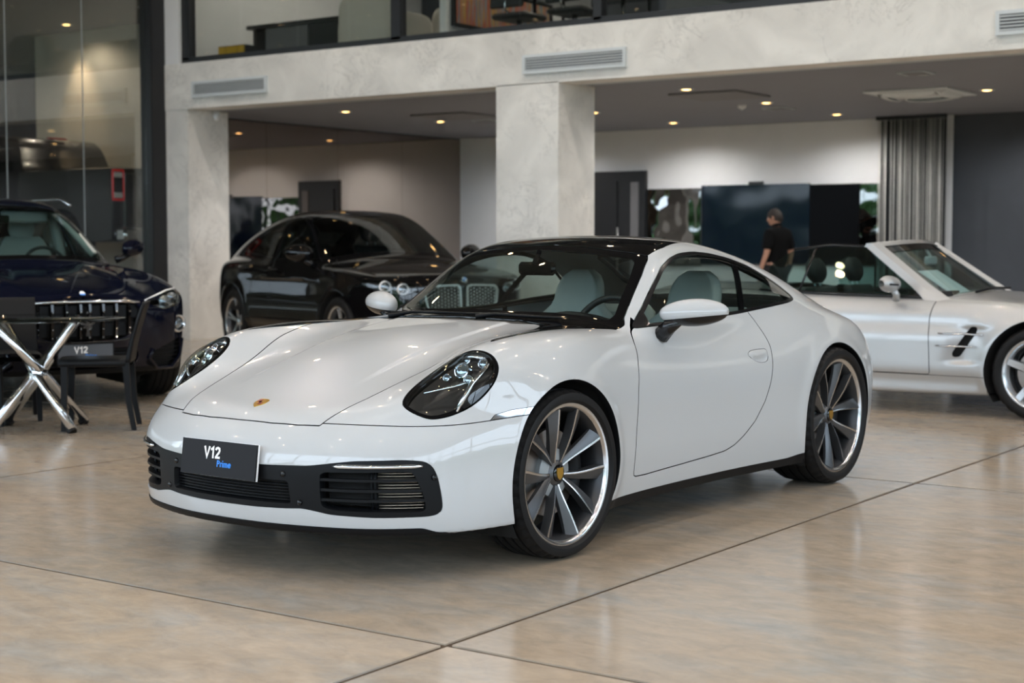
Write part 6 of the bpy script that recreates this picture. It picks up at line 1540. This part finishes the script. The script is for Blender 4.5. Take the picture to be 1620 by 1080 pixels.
def seat_pt(u, v):
    c, s = _sq(2 * PI * v); k = 1 if .05 < u < .95 else .93
    return (-.22 + .46 * u, .215 * c * k, .455 + .028 * s * k + (.006 * (1 - abs(c)) if s > 0 else 0))
def back_pt(u, v):
    c, s = _sq(2 * PI * v); z = .46 + .40 * u; x = -.215 - .02 * math.sin(PI * u * .8) - .10 * u * u
    return (x + .021 * s * (1 - .3 * u), .212 * c * (1 - .02 * u), z)
dining_chair((-8.37, 6.93), (-.72, -.69), 'black leather dining chair whose back stands against the navy SUV grille')
dining_chair((-9.02, 6.30), (.80, .60), 'black leather dining chair pushed in on the near side of the glass table')
dining_chair((-9.30, 6.90), (.83, -.55), 'black leather dining chair beyond the glass table, its back to the side room glazing')
# ---------------------------------------------------------------- standing person
mat('skin', (.42, .22, .15), .55, noise=.08, nscale=20); mat('black_cloth', (.005, .005, .0055), .9, spec=.1, noise=.2, nscale=30, bump=.2); mat('dark_trousers', (.018, .019, .024), .85, noise=.2, nscale=30); mat('hair_brown', (.018, .011, .008), .7, noise=.3, nscale=40, bump=.5, bscale=120); mat('shoe', (.02, .014, .01), .4, noise=.1)
def skinned(name, verts, edges, radii, m, parent, root=0, sub=2):
    me = bpy.data.meshes.new(name); me.from_pydata(verts, edges, []); o = bpy.data.objects.new(name, me); link(o)
    sk = o.modifiers.new('skin', 'SKIN'); sk.use_smooth_shade = True; o.modifiers.new('sub', 'SUBSURF').levels = sub; o.modifiers['sub'].render_levels = sub
    for i, r in enumerate(radii):
        d = me.skin_vertices[0].data[i]; d.radius = r if hasattr(r, '__len__') else (r, r); d.use_root = (i == root)
    m2 = bpy.data.meshes.new_from_object(o.evaluated_get(bpy.context.evaluated_depsgraph_get())); bpy.data.objects.remove(o); m2.materials.clear(); m2.materials.append(m)
    m2.polygons.foreach_set('use_smooth', np.full(len(m2.polygons), True)); m2.name = name
    return link(bpy.data.objects.new(name, m2), parent)
def person(loc, rz):
    """local +x is the way the person faces; 1.72 m tall, arms hanging, weight on one leg, head turned and lowered"""
    t = empty('person', loc, rz); tag(t, 'person in a black short-sleeved polo shirt standing with lowered head by the blue panel', 'person')
    V = []; E = []; R = []
    def add(p, r, to=None):
        V.append(p); R.append(r); i = len(V) - 1
        if to is not None: E.append((to, i))
        return i
    pel = add((0, 0, .93), (.115, .15)); w_ = add((.0, 0, 1.06), (.10, .145), pel); ch = add((-.01, 0, 1.24), (.11, .16), w_); ut = add((-.02, 0, 1.38), (.085, .13), ch); nk = add((.0, 0, 1.46), .055, ut); nk2 = add((.02, .0, 1.52), .052, nk)
    for s in (1, -1):
        sh = add((-.02, .165 * s, 1.39), .062, ut); el = add((-.05, .255 * s, 1.13), .043, sh); wr = add((.03, .285 * s, .90), .027, el); pa = add((.05, .285 * s, .84), (.020, .034), wr); kn = add((.06, .28 * s, .80), (.018, .036), pa)
        for k in range(4):
            y = .28 * s + (-.026 + .0175 * k); a = add((.068, y, .765), .0095, kn); add((.062, y, .735 + (.004 if k in (0, 3) else -.006)), .008, a)
        th = add((.075, .255 * s, .825), .012, pa); add((.090, .248 * s, .785), .009, th)
        hp = add((0, .09 * s, .88), .095, pel); kne = add((.03 + .02 * s, .10 * s, .49), .062, hp); an = add((-.02 + .03 * s, .105 * s, .09), .040, kne); ft = add((.09 + .03 * s, .115 * s, .045), (.042, .03), an); add((.16 + .03 * s, .12 * s, .035), (.038, .022), ft)
    skinned('body', V, E, R, MATS['skin'], t)
    # head: one shaped surface with brow, nose, chin and ears
    h = empty('head', (.035, .0, 1.60), .35, t); h.rotation_euler = (0, .22, .30)
    def head(u, v):
        a, e = 2 * PI * u, PI * (v - .5); x, y, z = math.cos(e) * math.cos(a), math.cos(e) * math.sin(a), math.sin(e)
        X, Y, Z = .098 * x, .076 * y, .118 * z
        if z < 0: X += .012 * (-z) * (1 if x > 0 else -.6); Y *= 1 - .22 * (-z); 
        f_ = max(0., x) ** 8
        if abs(y) < .35: X += f_ * (.024 * math.exp(-((z + .10) / .16)**2) * max(0, 1 - abs(y) / .22) + .008 * math.exp(-((z + .62) / .12)**2) + .005 * math.exp(-((z - .22) / .1)**2))
        X -= .010 * math.exp(-((abs(y) - .36) / .12)**2 - ((z - .06) / .12)**2) * (x > 0)
        return (X, Y, Z)
    b = MB(); b.grid(head, 40, 28, closeu=True); b.build('face', MATS['skin'], h, True)
    for s in (1, -1):
        b = MB(); b.grid(lambda u, v: (-.008 + .020 * math.cos(2 * PI * u) * math.sin(PI * v), s * (.076 + .010 * math.cos(PI * v)), .0 + .033 * math.sin(2 * PI * u) * math.sin(PI * v)), 16, 8, closeu=True); b.build('ear', MATS['skin'], h, True)
        b = MB(); b.grid(lambda u, v: (.082 + .010 * math.sin(PI * v) * math.cos(2 * PI * u), s * .030 + .012 * math.sin(PI * v) * math.sin(2 * PI * u), .012 + .008 * math.cos(PI * v)), 10, 8, closeu=True); b.build('eye', MATS['white_ink'], h, True)
        b = MB(); b.tube([(.098, s * .012, .034), (.094, s * .032, .038), (.080, s * .048, .034)], .004, 6); b.build('eyebrow', MATS['hair_brown'], h, True)
    b = MB(); b.tube([(.098, -.022, -.062), (.106, 0, -.060), (.098, .022, -.062)], .005, 6); b.build('mouth', MATS['crest_red'], h, True)
    def hair(u, v):
        a, e = 2 * PI * u, PI * (.46 * v + .04) ; p = head(u, .5 + (PI / 2 - e * 1.0) / PI); x, y, z = p; back = max(0., -math.cos(a))
        lim = .52 + .42 * (.5 - .5 * math.cos(a))     # hairline high in front, low at the nape
        e2 = v * lim * PI * .80; p = head(u, .5 + (PI / 2 - e2) / PI); k = 1.10 if v < .97 else 1.0
        return (p[0] * k - .004, p[1] * k, p[2] * k + .002)
    b = MB(); b.grid(hair, 36, 16, closeu=True); b.build('hair', MATS['hair_brown'], h, True)
    # polo shirt
    V = []; E = []; R = []
    p0 = add((0, 0, .88), (.140, .178)); p1 = add((.0, 0, 1.04), (.125, .168), p0); p2 = add((-.01, 0, 1.24), (.128, .178), p1); p3 = add((-.02, 0, 1.385), (.098, .150), p2); p4 = add((-.005, 0, 1.475), .070, p3)
    for s in (1, -1): a = add((-.02, .18 * s, 1.385), .085, p3); c = add((-.045, .245 * s, 1.20), .072, a); add((-.048, .252 * s, 1.165), .068, c)
    skinned('polo_shirt', V, E, R, MATS['black_cloth'], t)
    b = MB(); b.grid(lambda u, v: (-.0 + (.068 + .012 * v) * math.cos(2 * PI * u), (.066 + .012 * v) * math.sin(2 * PI * u), 1.515 - .045 * v - .02 * math.cos(2 * PI * u)), 24, 4, closeu=True); b.build('collar', MATS['black_cloth'], t, True)
    V = []; E = []; R = []
    p0 = add((0, 0, .95), (.130, .165))
    for s in (1, -1): a = add((0, .092 * s, .86), .115, p0); c = add((.03 + .02 * s, .10 * s, .49), .085, a); add((-.015 + .03 * s, .105 * s, .075), .068, c)
    skinned('trousers', V, E, R, MATS['dark_trousers'], t)
    for s in (1, -1):
        V = []; E = []; R = []
        a = add((-.05 + .03 * s, .105 * s, .048), (.048, .040)); c = add((.08 + .03 * s, .115 * s, .045), (.052, .036), a); add((.19 + .03 * s, .125 * s, .036), (.044, .026), c); skinned('shoe', V, E, R, MATS['shoe'], t)
person((-9.27, 19.3, 0), PI - .25)
# ---------------------------------------------------------------- pickup on the platform behind the tall glass (heads towards -x, tail to the glass)
mat('truck_black', (.008, .008, .009), .25, coat=1., noise=.05)
def pickup():
    t = empty('pickup_truck', (-16.25, 14.72, .85), PI); tag(t, 'black pickup truck with a red-framed tail lamp, behind the tall glazing', 'truck'); pt = MATS['truck_black']   # local x runs forward from the tail
    def loft(name, prof, w0, w1, m, par=t, k=.0):
        """side profile (x,z) swept across the truck with leaning sides"""
        n = len(prof); zs = [p[1] for p in prof]; z0, z1 = min(zs), max(zs); V_ = []
        for s in (1, -1):
            for q, e in ((1., 0.), (.97, .012)):
                pass
        for s, e in ((1, 0), (1, .03), (-1, .03), (-1, 0)):
            cx = sum(p[0] for p in prof) / n; cz = sum(zs) / n
            for x, z in prof:
                w = w0 + (w1 - w0) * (z - z0) / (z1 - z0); f_ = 1 if e else .985
                V_.append((cx + (x - cx) * f_, s * (w - e), cz + (z - cz) * f_) if not e else (x, s * (w - e), z))
        b = MB(); F_ = [tuple(range(n)), tuple(range(4 * n - 1, 3 * n - 1, -1))] + [(r * n + i, r * n + (i + 1) % n, (r + 1) * n + (i + 1) % n, (r + 1) * n + i) for r in range(3) for i in range(n)]
        b.add(V_, F_); return b.build(name, m, par, 'edge')
    cut_ = lambda cx: [(cx + .50 * math.cos(a), .42 + .50 * math.sin(a)) for a in np.linspace(PI, 0, 14)]
    bed = [(0, .45), (.0, 1.38), (.03, 1.42), (1.95, 1.40), (2.0, 1.40), (2.0, .45)] + [(1.62, .42)][::-1] + [(1.05 + .46 * math.cos(a), .42 + .46 * math.sin(a)) for a in np.linspace(0, PI, 12)] + [(.45, .42)]
    loft('bed_side', rounded(bed, .03, 3).tolist(), 1.0, .97, pt)
    cabp = [(2.03, .45), (2.03, 1.36), (2.14, 1.50), (2.26, 1.80), (2.40, 1.92), (2.9, 1.97), (3.5, 1.965), (3.9, 1.90), (4.55, 1.42), (4.6, 1.36), (4.62, .45)]
    loft('cab', rounded(cabp, .06, 4).tolist(), 1.0, .72, pt)
    hoodp = [(4.64, .45), (4.64, 1.34), (5.6, 1.28), (5.78, 1.2), (5.8, .5), (5.62, .45)] + [(5.1 + .46 * math.cos(a), .42 + .46 * math.sin(a)) for a in np.linspace(0, PI, 12)]
    loft('front_end', rounded(hoodp, .03, 3).tolist(), 1.0, .96, pt)
    for s in (1, -1):
        for P_ in ([(2.30, 1.42), (2.44, 1.80), (2.60, 1.86), (3.12, 1.88), (3.14, 1.40)], [(3.20, 1.40), (3.19, 1.88), (3.75, 1.85), (4.36, 1.42)]):
            P_ = rounded(P_, .04, 3); wd = lambda z: 1.0 + (.72 - 1.0) * (z - .45) / 1.52 + .004
            b = MB(); n = len(P_); b.add([(x, s * wd(z), z) for x, z in P_] + [(x, s * (wd(z) - .01), z) for x, z in P_], [tuple(range(n)), tuple(range(2 * n - 1, n - 1, -1))] + [(i, (i + 1) % n, n + (i + 1) % n, n + i) for i in range(n)]); b.build('side_window', MATS['gloss_black'], t)
        # tail lamp: red frame, pale lenses
        L = empty('tail_lamp', (-.012, .90 * s, 1.18), 0., t)
        b = MB(); b.box((.02, 0, 0), (.05, .21, .42), bev=.015); b.build('lamp_body', MATS['black_trim'], L)
        for c, d in (((-.008, 0, .195), (.02, .20, .025)), ((-.008, 0, -.195), (.02, .20, .025)), ((-.008, .092, 0), (.02, .025, .36)), ((-.008, -.092, 0), (.02, .022, .36))):
            b = MB(); b.box(c, d, bev=.006); b.build('lamp_red', MATS['lamp_red_lit'], L)
        for z, h_ in ((.135, .07), (-.135, .07)):
            b = MB(); b.box((-.006, 0, z), (.016, .14, h_), bev=.006); b.build('lamp_white', MATS['white_ink'], L)
        for x in (1.05, 5.1): star_wheel(t, (x, .85 * s, .40), s > 0, .40, .26, .27, 6, ('machined', 'anthracite', 'black_plastic'), (.06, .05))
    b = MB(); b.box((-.01, 0, .95), (.05, 1.62, .80), bev=.02); b.build('tailgate', pt, t); b = MB(); b.box((-.10, 0, .52), (.20, 1.9, .20), bev=.04); b.build('rear_bumper', MATS['chrome'], t, 'edge')
    b = MB(); b.box((2.28, 0, 1.62), (.03, 1.2, .30), bev=.02); b.build('rear_window', MATS['gloss_black'], t); b = MB(); b.box((2.36, 0, 1.93), (.05, .34, .03), bev=.008); b.build('stop_lamp', MATS['red_lens'], t)
    return t
mat('lamp_red_lit', (.55, .01, .012), .2, coat=.6, noise=.05, emit=(.8, .02, .02), estr=.25)
pickup()
